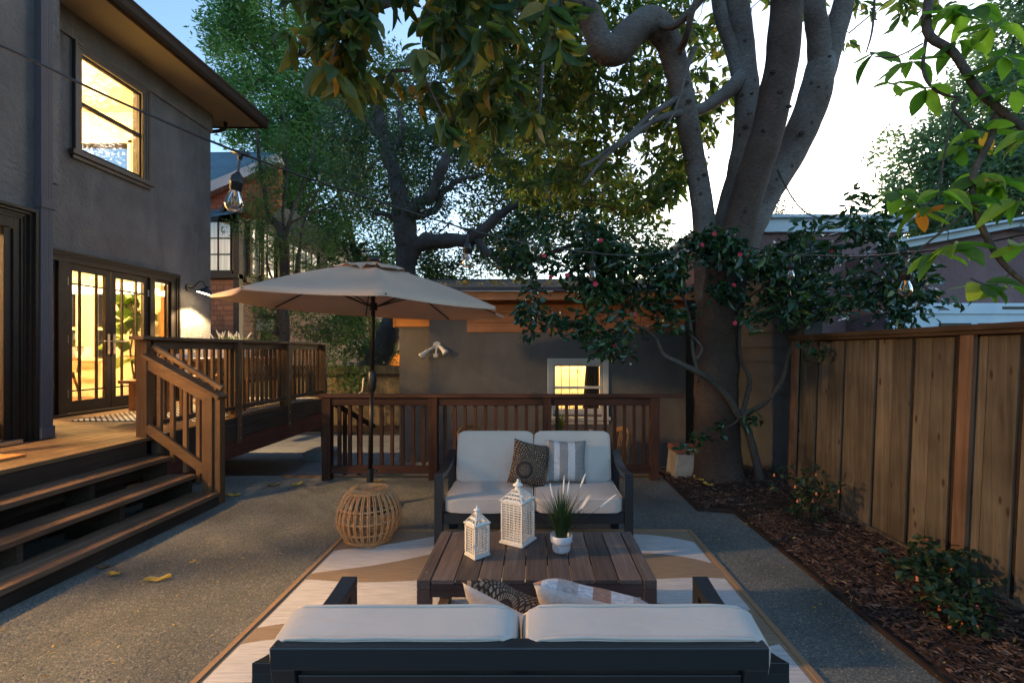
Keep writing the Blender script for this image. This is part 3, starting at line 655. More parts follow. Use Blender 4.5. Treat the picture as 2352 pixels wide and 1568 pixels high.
l = bpy.data.lights.new('barn_lamp_light', 'SPOT'); l.energy = 270; l.color = (1,.68,.34); l.spot_size = radians(128); l.spot_blend = .25; l.shadow_soft_size = .05
lo = bpy.data.objects.new('barn_lamp_light', l); C.objects.link(lo); lo.location = (cx_-.02, cy_, cz_-.10); lo.rotation_euler = (0, radians(-10), 0)

# ------------------------------------------------------------ deck
DX = -3.75; DY = 4.56; DE = 8.68
dk = root('raised_deck', (-5, 6, PZ), 'raised timber deck with stained boards outside the glass doors', 'deck')
q = MB()
for i in range(17):
    x0 = DX-.145*(i+1); x1 = DX-.145*i-.005
    q.box(max(x0,HX+.003), x1, 4.57 if x0 < NX else 0.4, DE, DZ-.035, DZ)
q.build('deck_floor', M['deck'], dk, bev=.003)
q = MB(); q.box(DX-.04,DX+.012,DY+.1,DE+.02,.405,DZ+.004); q.build('fascia', M['dark_y'], dk)
q = MB(); q.box(DX-.04,DX+.001,DY+.1,DE+.02,.17,.403); q.build('redwood_beam', M['red_y'], dk)
q = MB(); q.box(HX+.005,DX-.04,DE-.0,DE+.02,.17,DZ-.04); q.build('end_beam', M['dark_y'], dk)
q = MB(); q.box(DX-.12,DX-.005,DE-.13,DE-.01,-.30,.168); q.build('support_post', M['red_y'], dk); 
q = MB(); q.box(DX-.35,DX+.12,DE-.35,DE+.2,PZ+.004,-.30); meta(q.build('footing_block', M['concrete'], loc=(DX,DE,PZ), bev=.008), 'grey concrete block under the far post of the deck', 'footing')
q = MB(); q.box(DX-.004,DX+.004,DE-.10,DE-.04,-.28,-.12); q.build('post_bracket', M['steel'], dk)
q = MB()
for yy in np.arange(5.0,8.6,.6):
    q.box(HX+.01, DX-.05, yy-.02, yy+.02, .42, DZ-.04)
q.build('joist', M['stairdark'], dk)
# stairs
stx = root('deck_stairs', (-3.3, 3, 0), 'three wide wooden steps with open risers leading from the gravel to the deck', 'stairs')
for xe, zt in ((-3.51,.485),(-3.27,.31),(-3.05,.135)):
    q = MB(); q.box(xe-.285, xe-.15, 0.4, DY, zt-.04, zt); q.box(xe-.144, xe, 0.4, DY, zt-.04, zt); q.build('tread', M['stair'], stx, bev=.006)
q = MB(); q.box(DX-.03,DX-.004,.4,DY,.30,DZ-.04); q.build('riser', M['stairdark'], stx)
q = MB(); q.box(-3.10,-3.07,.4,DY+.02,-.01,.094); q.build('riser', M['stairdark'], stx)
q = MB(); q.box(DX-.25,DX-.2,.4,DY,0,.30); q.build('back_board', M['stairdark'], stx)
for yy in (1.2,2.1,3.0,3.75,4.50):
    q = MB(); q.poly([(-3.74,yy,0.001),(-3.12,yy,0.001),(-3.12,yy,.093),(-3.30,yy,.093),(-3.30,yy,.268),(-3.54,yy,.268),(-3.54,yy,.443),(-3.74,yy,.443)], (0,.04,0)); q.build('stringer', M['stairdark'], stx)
# deck railing
rl = root('deck_railing', (DX, 6.5, DZ), 'brown wooden railing with square balusters along the raised deck edge', 'railing')
RT = 1.645; RX = -3.80
q = MB(); q.box(RX-.08,RX+.065,4.50,8.62,RT-.036,RT); q.build('cap_rail', M['rail_y'], rl, bev=.005)
q = MB(); q.box(RX-.02,RX+.02,4.64,8.55,RT-.125,RT-.038); q.build('top_rail', M['rail_y'], rl, bev=.003)
q = MB(); q.box(RX-.02,RX+.03,4.72,8.5,DZ+.10,DZ+.145); q.build('bottom_rail', M['rail_y'], rl, bev=.003)
posts = [4.60, 5.98, 7.19, 8.45]
for i, yy in enumerate(posts):
    q = MB()
    if i == 0: q.box(RX-.085,RX+.02,yy-.01,yy+.075,DZ+.001,RT-.037)
    else:
        q.box(RX-.06,RX+.012,yy-.045,yy+.045,DZ+.001,RT-.037); q.box(RX+.014,RX+.075,yy-.045,yy+.03,.33 if i < 3 else .30,RT-.037)
    q.build('post', M['rail_v'], rl, bev=.004)
    if 0 < i:
        for zz in (.40,.57): q = MB(); q.tube([(RX+.074,yy-.01,zz),(RX+.082,yy-.01,zz)], .011, 8); q.build('bolt', M['steel'], rl)
for a, b, n in ((4.70,5.93,10),(6.03,7.14,10),(7.24,8.40,9)):
    for k in range(n):
        yy = a+(b-a)*(k+.5)/n
        q = MB(); q.box(RX-.055,RX-.022,yy-.019,yy+.019,DZ+.08,RT-.05); q.build('baluster', M['rail_v'], rl, bev=.002)
# stair railing
sr = root('stair_railing', (-3.5, 4.6, 0), 'sloping wooden handrail beside the deck steps ending at a square newel post', 'railing')
q = MB(); q.box(-3.235,-3.135,4.58,4.66,.001,1.05); q.box(-3.133,-3.07,4.60,4.68,.001,1.06); q.build('newel_post', M['rail_v'], sr, bev=.004)
ya = 4.62
A_ = P(336,815,4.62); B_ = P(512,913,4.62); A_.y = B_.y = ya
q = MB(); q.beam(A_, B_, .14, .036); q.build('cap_rail', M['rail_x'], sr, bev=.004)
q = MB(); q.beam(A_+Vector((-.0,-.0,-.075)), B_+Vector((-.10,0,-.075+.055)), .04, .10); q.build('top_rail', M['rail_x'], sr, bev=.003)
A2 = P(344,795,4.62)+Vector((0,.04,0)); B2 = P(505,893,4.62)+Vector((0,.04,0))
q = MB(); q.beam(A2, B2, .045, .04); 
for t_ in (.08,.9): c_ = A2.lerp(B2, t_); q.box(c_.x-.012,c_.x+.012,c_.y-.012,c_.y+.012,c_.z-.07,c_.z)
q.build('grab_rail', M['rail_x'], sr, bev=.004)
A3 = P(338,981,4.60); B3 = P(471,1079,4.60)
q = MB(); q.beam(A3, B3, .035, .09); q.build('bottom_rail', M['rail_x'], sr, bev=.003)
for xx in (365,395,425,455,475):
    X = (xx-VX)*4.64/F; t_ = (X-A_.x)/(B_.x-A_.x); zt = A_.z+(B_.z-A_.z)*t_-.03; zb = A3.z+(B3.z-A3.z)*(X-A3.x)/(B3.x-A3.x)-.20
    q = MB(); q.box(X-.019,X+.019,4.635,4.67,max(zb,.14),zt); q.build('baluster', M['rail_v'], sr, bev=.002)
# patio railing
pr = root('patio_railing', (-.4, 5.5, 0), 'long dark brown wooden railing between the gravel yard and the sunken patio', 'railing')
q = MB(); q.box(-2.48,1.74,5.43,5.57,.96,.996); q.build('cap_rail', M['prail_x'], pr, bev=.005)
q = MB(); q.box(-2.40,1.40,5.475,5.515,.865,.958); q.build('top_rail', M['prail_x'], pr, bev=.003)
q = MB(); q.box(-2.36,1.38,5.47,5.52,.075,.12); q.box(-2.36,1.38,5.475,5.515,.122,.165); q.build('bottom_rail', M['prail_x'], pr, bev=.003)
for xx in (-2.41,-1.17,.155,1.41):
    q = MB(); q.box(xx-.05,xx+.05,5.45,5.55,-.05,.958); q.build('post', M['prail_v'], pr, bev=.004)
for a, b, n in ((-2.36,-1.22,9),(-1.12,.105,10),(.205,1.36,10)):
    for k in range(n):
        xx = a+(b-a)*(k+.6)/(n+.2); q = MB(); q.box(xx-.019,xx+.019,5.515,5.55,.09,.94); q.build('baluster', M['prail_v'], pr, bev=.002)
# stair down to the patio with its own dark rail
ps = root('patio_steps', (-2.5, 6.2, PZ), 'dark wooden steps and sloping handrail going down to the patio behind the railing', 'stairs')
q = MB(); q.beam((-2.48,5.62,.93),(-2.30,6.75,.42),.06,.05); q.build('handrail', M['prail_v'], ps, bev=.003)
for k, yy in enumerate((5.7,6.05,6.4,6.72)):
    q = MB(); q.box(-2.50+.05*k,-2.46+.05*k,yy-.02,yy+.02,PZ+.005,.90-.155*k); q.build('baluster', M['prail_v'], ps)
for k in range(3):
    q = MB(); q.box(-3.4,-2.5,5.68+.28*k,5.98+.28*k,-.16-.12*k,-.12-.12*k); q.build('tread', M['stair'], ps)

# ------------------------------------------------------------ garage behind the patio
ga = root('garden_building', (.4, 7.6, PZ), 'single storey grey stucco building with orange cedar siding and a white window', 'building')
GY = 7.55; gw = (.31, 1.10, .48, 1.29)
q = MB()
def wall_xz(mb, y0, y1, x0, x1, z0, z1, h):
    mb.box(x0, h[0], y0, y1, z0, z1); mb.box(h[1], x1, y0, y1, z0, z1); mb.box(h[0], h[1], y0, y1, z0, h[2]); mb.box(h[0], h[1], y0, y1, h[3], z1)
wall_xz(q, GY, GY+.2, -1.68, 2.44, PZ, 2.38, gw)
q.box(-2.36,-1.68,8.26,8.4,PZ,2.4); q.box(-1.69,-1.6,GY+.2,8.26,PZ,2.4); q.box(-2.36,-2.2,8.4,12.5,PZ,2.6); q.box(2.3,2.44,GY+.2,12.5,PZ,2.9); q.box(-2.36,2.44,12.4,12.5,PZ,3)
q.build('wall', M['stucco_garage'], ga)
q = MB(); q.box(-1.69,2.46,GY-.012,GY,PZ,PZ+.10); q.build('wall_base', M['concrete'], ga)
q = MB()
for k in range(4): q.box(-1.07,2.43,GY-.02-.004*(k%2),GY-.001,1.80+.152*k,1.80+.152*k+.149)
q.build('cedar_siding', M['cedar2_x'], ga, bev=.004)
q = MB()
for k in range(2): q.box(-2.43,-1.69,8.23,8.258,1.925+.165*k,1.925+.165*k+.162)
q.box(-2.46,-2.43,8.22,8.5,1.915,2.4); q.build('cedar_siding', M['cedar_x'], ga, bev=.004)
q = MB(); q.box(-2.62,2.55,7.08,7.11,2.27,2.40); q.build('fascia', M['cedar2_x'], ga, bev=.003)
q = MB(); q.box(-2.6,2.5,7.11,7.55,2.37,2.40); q.build('soffit', M['cedar_x'], ga)
q = MB(); q.poly([(-2.66,7.0,2.405),(-2.66,7.0,2.45),(-2.66,12.7,3.45),(-2.66,12.7,3.405)], (5.25,0,0)); q.build('roof', M['roof_garage'], ga)
q = MB(); q.box(-2.66,2.59,6.985,6.999,2.39,2.435); q.build('drip_edge', M['downspout'], ga)
q = MB()   # white window
x0,x1,z0,z1 = .217,1.195,.405,1.382
for k,(a,pr_) in enumerate(((0,.05),(.03,.035),(.06,.02))):
    b = a+.031
    q.box(x0+a,x1-a,GY-pr_,GY-.001,z1-b,z1-a); q.box(x0+a,x0+b,GY-pr_,GY-.001,z0+.03,z1-b); q.box(x1-b,x1-a,GY-pr_,GY-.001,z0+.03,z1-b)
win = q.build('window', M['white_trim'], ga, bev=.003)
q = MB(); q.box(x0-.03,x1+.03,GY-.09,GY-.001,z0-.005,z0+.045); q.box(x0-.01,x1+.01,GY-.03,GY-.001,z0-.075,z0-.006); q.build('sill', M['white_trim'], win, bev=.004)
q = MB(); q.box(.31,1.10,GY+.03,GY+.07,.48,.57); q.box(.31,1.10,GY+.03,GY+.07,1.255,1.29); q.box(.31,.345,GY+.03,GY+.07,.57,1.255); q.box(1.065,1.10,GY+.03,GY+.07,.57,1.255); q.box(.345,1.065,GY+.02,GY+.065,.895,.935); q.build('sash', M['white_trim'], win, bev=.002)
q = MB(); q.box(.345,1.065,GY+.05,GY+.053,.57,1.255); q.build('pane', M['glass'], win)
q = MB()
for xx in (.45,.585,.72): q.tube([(xx,GY+.14,.48),(xx,GY+.14,1.29)], .006, 6)
def spiral(c, r, s, a0): return [(c[0]+s*r*(1-.75*t/10)*cos(a0+t*.5), GY+.142, c[1]+r*(1-.75*t/10)*sin(a0+t*.5)) for t in range(11)]
for c, s in (((.54,.99),1),((.63,.99),-1),((.69,.98),1),((.75,.98),-1),((.60,.80),1),((.66,.80),-1),((.715,1.16),1),((.735,1.16),-1),((.6,.62),1),((.66,.62),-1)): q.tube(spiral(c,.035,s,0), .0025, 5)
q.tube([Vector(p) for p in crom([(.72,GY+.142,1.18),(.65,GY+.142,1.05),(.62,GY+.142,.98),(.66,GY+.142,.92)],5)], .003, 5); q.tube([Vector(p) for p in crom([(.72,GY+.142,1.18),(.79,GY+.142,1.05),(.82,GY+.142,.98),(.78,GY+.142,.92)],5)], .003, 5)
q.build('window_grille', M['black'], win)
cu = MB(); n_ = 26
for k in range(n_):
    f = lambda i: (GY+.20+.025*sin(i*1.3))
    xa, xb = .80+.28*k/n_, .80+.28*(k+1)/n_; tw = lambda i: .06*(1-i/n_)
    cu.add([(xa,f(k),.48),(xb,f(k+1),.48),(xb+tw(k+1),f(k+1),1.29),(xa+tw(k),f(k),1.29)], [(0,1,2,3)])
cu.build('curtain', M['curtain'], ga, smooth=True)
q = MB(); q.box(-.6,2.29,9.0,9.03,PZ,2.3)
for zz in np.arange(-.3,2.3,.18): q.box(-.6,2.29,8.992,8.999,zz,zz+.172)
q.box(-.6,2.29,7.76,9.0,PZ,PZ+.02); q.box(-.62,-.6,7.76,9.0,PZ,2.3); q.box(-.6,2.29,7.76,9,2.28,2.3); q.build('interior_wall', M['cream'], ga)
lamp('garage_lamp', (.9, 8.35, 1.95), 60, (1,.62,.24), .08)
q = MB(); q.lathe((.72,8.6,PZ+.95),[(.0,.0),(.09,0),(.06,.14),(0,.14)],16); q.lathe((.72,8.6,PZ+.5),[(.05,0),(.015,.05),(.015,.45),(0,.45)],12); q.build('table_lamp', M['white_cloth'], ga)
# flood light
fl = root('flood_light', (-1.55, GY, 1.56), 'white twin floodlight with motion sensor on the grey stucco wall', 'flood light')
q = MB(); q.tube([(-1.55,GY-.001,1.59),(-1.55,GY-.035,1.59)], .062, 20); q.build('base_plate', M['white_plastic'], fl)
for s in (-1, 1):
    q = MB(); a = Vector((-1.55+s*.03,GY-.035,1.575)); b = a+Vector((s*.05 if s>0 else -.10,-.07,-.02 if s>0 else -.07)); q.tube([a,b], .018, 10)
    d = Vector((.55*s+(-.2 if s<0 else .2),-.5,-.75)).normalized(); q.tube([b-d*.01,b+d*.04,b+d*.07,b+d*.13,b+d*.145], [.03,.032,.034,.055,.056], 16); q.build('lamp_head', M['white_plastic'], fl, smooth=True)
q = MB(); q.beam((-1.55,GY-.04,1.57),(-1.55,GY-.10,1.46),.025,.02); q.box(-1.585,-1.515,GY-.14,GY-.07,1.40,1.46); q.build('motion_sensor', M['white_plastic'], fl, bev=.008)
# back fence
bf = root('back_fence', (-5, 10.85, PZ), 'weathered brown board fence at the back of the patio', 'fence')
q = MB(); xx = -9.0
while xx < -2.37:
    w_ = random.uniform(.13,.15); t = random.uniform(-.01,.01); q.box(xx, xx+w_-.006, 10.82+t*.5, 10.84+t*.5, PZ+.12, 1.17+t); xx += w_
q.build('board', M['bfence'], bf)
q = MB(); q.box(-9,-2.37,10.75,10.815,.93,.985); q.box(-9,-2.37,10.78,10.818,PZ+.1,PZ+.25); q.build('rail', M['fence_dark'], bf); 

# ------------------------------------------------------------ right hand fence
rf_ = root('side_fence', (2.7, 3, 0), 'tall brown cedar board fence with dark gaps along the mulch bed on the right', 'fence')
FX = 2.70
edges = [4.87,4.56,4.18,3.79,3.43,3.09]
y = 3.05
while y > -1.5: edges.append(y-.0); y -= .37
q = MB()
q.box(FX+.03,FX+.045,-1.6,4.88,.02,1.60); q.build('dark_backing_board', M['fence_dark'], rf_)
for a, b in zip(edges[:-1], edges[1:]):
    if a-b < .06: continue
    m_ = b+(a-b)*random.uniform(.42,.58)
    for c0, c1, dx in ((a-.015, m_+.005, 0), (m_-.005, b+.015, -.006)):
        q = MB(); sh = -.07
        X0 = FX+.012+dx; q.add([(X0,c1,0.0),(X0+.017,c1,0.0),(X0+.017,c0,0.0),(X0,c0,0.0),(X0+.01,c1+sh,1.59),(X0+.027,c1+sh,1.59),(X0+.027,c0+sh,1.59),(X0+.01,c0+sh,1.59)],
              [(0,3,2,1),(4,5,6,7),(0,1,5,4),(1,2,6,5),(2,3,7,6),(3,0,4,7)]); q.build('fence_board', M['fence'], rf_, bev=.002)
for yy, ww in ((4.90,.05),(2.98,.045),(1.1,.05)):
    q = MB(); q.add([(FX-.03,yy-ww,0),(FX+.0,yy-ww,0),(FX+.0,yy+ww,0),(FX-.03,yy+ww,0),(FX-.022,yy-ww-.07,1.60),(FX+.009,yy-ww-.07,1.60),(FX+.009,yy+ww-.07,1.60),(FX-.022,yy+ww-.07,1.60)],
        [(0,3,2,1),(4,5,6,7),(0,1,5,4),(1,2,6,5),(2,3,7,6),(3,0,4,7)]); q.build('fence_batten', M['fence_red'], rf_, bev=.003)
q = MB(); q.box(FX-.03,FX+.07,-1.7,4.93,1.60,1.625); q.box(FX-.045,FX+.085,-1.7,4.95,1.626,1.662); q.build('cap_rail', M['fence_cap'], rf_, bev=.004)
q = MB(); q.box(FX-.02,FX+.0,-1.7,4.88,.0,.10); q.build('kick_board', M['fence'], rf_)
# siding shed beside the trunk
sb = root('neighbour_shed', (3.5, 6.5, PZ), 'dark grey shed with horizontal lap siding behind the big tree', 'building')
q = MB()
for k in range(17):
    z = PZ+.02+.18*k; q.poly([(2.86,4.96,z),(2.835,4.96,z),(2.855,4.96,z+.186),(2.87,4.96,z+.186)], (0,5.6,0))
q.build('lap_siding', M['lap'], sb)
q = MB(); q.box(2.862,3.05,4.965,10.5,PZ,2.6); q.build('wall', M['lap'], sb)
q = MB(); q.box(2.75,3.1,4.9,10.6,2.602,2.66); q.build('roof', M['roof_garage'], sb)
q = MB(); q.tube([(2.56,7.4,PZ),(2.56,7.4,2.3)], .035, 8); q.build('drain_pipe', M['black'], sb)
# mauve neighbour building
nb = root('neighbour_house', (6, 7.5, PZ), 'mauve stucco house with pale blue trim behind the fence on the right', 'house')
q = MB()
a = P(2044,572,7); b = P(2323,520,7); c = P(2700,575,7)
q.poly([(a.x,7,PZ),(c.x,7,PZ),(c.x,7,c.z),(b.x,7,b.z),(a.x,7,a.z)], (0,4,0)); q.build('wall', M['stucco_purple'], nb)
q = MB(); q.box(3.2,6.2,8,11,PZ,3.50); q.build('wall', M['stucco_purple'], nb)
q = MB(); q.box(3.1,6.3,7.9,11,3.50,3.72); q.box(3.0,6.4,7.82,11,3.722,3.78); q.build('parapet_trim', M['blue_trim'], nb, bev=.01)
q = MB(); q.beam(P(2035,570,6.95), P(2325,516,6.95), .25, .11); q.beam(P(2325,516,6.95), P(2700,572,6.95), .25, .11)
q.beam(P(2035,561,6.88), P(2325,507,6.88), .35, .03); q.beam(P(2325,507,6.88), P(2700,563,6.88), .35, .03); q.build('gable_trim', M['blue_trim'], nb)
d0 = P(2044,696,6.93); q = MB(); q.box(d0.x,c.x,6.93,6.99,1.2,d0.z); q.box(d0.x-.0,c.x,6.90,6.928,d0.z-.16,d0.z-.02); q.build('pale_panel', M['blue_trim'], nb)
for xx in (2200,2290):
    p = P(xx,745,6.9); q = MB(); q.box(p.x-.25,p.x+.2,6.90,6.927,1.3,p.z+.02); q.build('window', M['black'], nb)
p = P(2310,704,6.9); q = MB(); q.box(p.x-.05,p.x+1.5,6.895,6.927,p.z-.04,p.z); q.build('window_head', M['black'], nb)
# brown shingled house
bh = root('shingled_house', (-9, 13, PZ), 'brown wood shingled house with a blue slate roof and many paned windows', 'house')
BX = -8.14
q = MB(); q.box(-14,BX-.4,13.0,13.3,PZ,3.65); q.build('front_wall', M['shingle_x'], bh)
q = MB(); q.box(BX-.4,BX,13.0,34,PZ,3.62); q.build('side_wall', M['shingle_y'], bh)
q = MB(); q.box(-14,BX,13.0,34,3.65,6.2); q.build('upper_wall', M['stucco'], bh)
def panes(y, xa, xb, za, zb, nx, nz, parent, ax='x', X=0):
    f = MB(); g_ = MB(); w_ = .035
    if ax == 'x':
        f.box(xa-.06,xb+.06,y-.06,y-.01,zb,zb+.09); f.box(xa-.06,xb+.06,y-.08,y-.01,za-.1,za)
        for i in range(nx+1): x = xa+(xb-xa)*i/nx; f.box(x-w_/2,x+w_/2,y-.05,y-.012,za,zb)
        for i in range(1,nz): z = za+(zb-za)*i/nz; f.box(xa,xb,y-.045,y-.015,z-w_/2,z+w_/2)
        g_.box(xa,xb,y-.03,y-.025,za,zb)
    else:
        f.box(X+.01,X+.06,xa-.06,xb+.06,zb,zb+.09); f.box(X+.01,X+.08,xa-.06,xb+.06,za-.1,za)
        for i in range(nx+1): x = xa+(xb-xa)*i/nx; f.box(X+.012,X+.05,x-w_/2,x+w_/2,za,zb)
        for i in range(1,nz): z = za+(zb-za)*i/nz; f.box(X+.015,X+.045,xa,xb,z-w_/2,z+w_/2)
        g_.box(X+.025,X+.03,xa,xb,za,zb)
    o = f.build('window', M['trim_dark'], parent); g_.build('pane', M['refl'], o)
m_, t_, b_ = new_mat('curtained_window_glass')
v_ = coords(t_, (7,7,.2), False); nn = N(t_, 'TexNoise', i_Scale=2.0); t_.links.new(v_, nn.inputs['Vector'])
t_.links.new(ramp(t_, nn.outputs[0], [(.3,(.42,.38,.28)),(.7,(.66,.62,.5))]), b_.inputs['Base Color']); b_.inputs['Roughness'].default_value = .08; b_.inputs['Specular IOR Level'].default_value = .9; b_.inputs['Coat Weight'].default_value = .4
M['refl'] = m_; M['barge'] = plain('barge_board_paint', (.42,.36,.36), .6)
panes(13.0, -9.40, -8.35, 3.72, 5.05, 3, 3, bh)
panes(13.0, -11.0, -9.6, 3.72, 5.05, 4, 3, bh)
q = MB(); q.box(-14,BX+.03,12.9,13.3,3.50,3.62); q.box(BX-.13,BX+.03,12.94,13.12,PZ,5.2); q.box(-12,BX-.0,12.98,13.3,5.14,5.35); q.build('corner_trim', M['trim_dark'], bh)
panes(0, 13.5, 14.7, 3.72, 5.05, 3, 3, bh, 'y', BX); panes(0, 15.0, 17.6, 3.72, 5.05, 6, 3, bh, 'y', BX); panes(0, 18.4, 21.5, 3.72, 5.05, 6, 3, bh, 'y', BX)
q = MB(); q.box(BX,BX+.08,13.2,34,3.44,3.6); q.box(BX,BX+.05,13.2,34,5.16,5.4); q.box(BX,BX+.09,13.35,13.47,3.6,5.2); q.box(BX,BX+.08,14.8,14.92,3.6,5.2); q.box(BX,BX+.08,17.7,18.3,3.6,5.2); q.build('band_trim', M['trim_dark'], bh)
q = MB(); q.tube([(BX+.12,13.9,PZ),(BX+.12,13.9,5.3)], .05, 8); q.build('drain_pipe', M['trim_dark'], bh)
q = MB(); q.poly([P(478,500,12.6),P(560,486,12.6),P(562,478,13.4),P(478,462,13.6)], (0,.05,.08)); q.build('porch_roof', M['roof_blue'], bh)
q = MB(); q.poly([P(470,500,12.98),P(600,500,12.98),P(640,470,12.98),P(640,375,12.98),P(470,445,12.98)], (0,.2,0)); q.build('gable_wall', M['shingle_red'], bh)
q = MB(); q.beam(P(455,448,12.9), P(645,368,12.9), .30, .26); q.build('barge_board', M['barge'], bh)
q = MB(); q.poly([P(440,438,13.0),P(645,355,13.0),P(650,352,17),P(430,354,17)], (0,0,.06)); q.build('roof', M['roof_blue'], bh)
q = MB(); q.beam(P(500,505,12.9), P(545,430,12.6), .09, .12); q.build('roof_bracket', M['trim_dark'], bh)
# potting shelf area behind the fence and the small lit shed
ls = root('lit_shed', (-4, 13, PZ), 'small shed with warm lit wooden wall glimpsed behind the leaning oak trunk', 'shed')
q = MB(); q.box(-4.3,-2.6,13,13.2,PZ,1.45)
q.build('wall', M['cedar_x'], ls); q = MB(); q.box(-4.5,-2.4,12.7,14,1.46,1.52); q.build('roof', M['roof_garage'], ls)
lamp('shed_lamp', (-3.35, 12.8, 1.35), 8, (1,.6,.25), .04)
# bird feeder
p = P(609,742,10.2)
fdr = root('bird_feeder', (p.x,p.y,PZ), 'small pale bird feeder with a flat roof on a post behind the deck railing', 'bird feeder')
q = MB(); q.tube([(p.x,p.y,PZ),(p.x,p.y,p.z-.2)], .02, 8); q.build('post', M['fence_dark'], fdr)
q = MB(); q.box(p.x-.13,p.x+.13,p.y-.1,p.y+.1,p.z-.16,p.z+.1); q.build('body', M['white_trim'], fdr, bev=.01)
q = MB(); q.lathe((p.x,p.y,p.z+.1),[(.26,0),(.1,.09),(0,.11)],4); q.build('roof', M['bfence'], fdr)
# brick topped pier
pi_ = root('masonry_pier', (1.78,5.62,0), 'low concrete pier topped with red brick beside the big tree trunk', 'pier')
q = MB(); q.poly([(1.62,5.45,-.05),(2.0,5.45,-.05),(2.0,5.45,.30),(1.66,5.45,.31)], (0,.35,0)); q.build('pier_body', M['concrete_block'], pi_, bev=.015)
q = MB(); q.poly([(1.645,5.43,.31),(2.02,5.43,.30),(2.02,5.43,.355),(1.66,5.43,.375)], (0,.38,0)); q.build('brick_top', M['brick'], pi_, bev=.01)

# ------------------------------------------------------------ furniture
def cushion(mb, c, s, tilt=0, puff=.16, k=11, n=14, pipe=.005):       # s: half sizes; z is the thin axis before tilt about X
    R = Matrix.Rotation(tilt, 3, 'X'); c = Vector(c)
    def f(p):
        x,y,z = p; nn = (abs(x)**k+abs(y)**k+abs(z)**k)**(1/k); x,y,z = x/nn,y/nn,z/nn
        z *= 1+puff*(1-x*x)*(1-y*y); w_ = .015*noise.noise(Vector((x*2.2+c.x*5,y*2.2,z)))
        return R @ Vector((x*s[0],y*s[1],z*s[2]+w_*.35))+c
    for ax in range(3):
        for sg in (-1,1):
            vs = []
            for i in range(n+1):
                for j in range(n+1):
                    a = -1+2*i/n; b = -1+2*j/n; a = math.copysign(abs(a)**.7, a); b = math.copysign(abs(b)**.7, b)
                    p = [0,0,0]; p[ax] = sg; p[(ax+1)%3] = a; p[(ax+2)%3] = b; vs.append(f(p))
            fs = []
            for i in range(n):
                for j in range(n):
                    q_ = i*(n+1)+j; t = (q_,q_+n+1,q_+n+2,q_+1); fs.append(t if sg > 0 else t[::-1])
            mb.add(vs, fs)
    for zz in (-.86,.86):
        loop = []
        m_ = 44
        for i in range(m_+1):
            a = 2*pi*i/m_; x,y = cos(a),sin(a); u = max(abs(x),abs(y)); loop.append(f((x/u,y/u,zz))+R @ Vector((0,0,0)))
        ctr = sum(loop, Vector())/len(loop)
        mb.tube([p+(p-ctr).normalized()*.001 for p in loop], pipe, 6, False)
def pipecord(mb): pass
M['canvas'] = noisy('cream_canvas', (.49,.435,.385), (.57,.505,.445), 3, .9, 0)
_m = M['canvas']; _t = _m.node_tree; _b = _t.nodes['Principled BSDF']; _v = coords(_t, (1,1,1)); _v2 = coords(_t, (3,9,3))
_a = N(_t,'TexNoise',i_Scale=2.2,i_Detail=4,i_Distortion=1.2); _t.links.new(_v2,_a.inputs['Vector']); _w = N(_t,'TexNoise',i_Scale=420.0); _t.links.new(_v,_w.inputs['Vector'])
_h = N(_t,'Math',operation='MULTIPLY_ADD'); _t.links.new(_w.outputs[0],_h.inputs[0]); _h.inputs[1].default_value=.08; _t.links.new(_a.outputs[0],_h.inputs[2]); bump(_t,_b,_h.outputs[0],.35,.012)
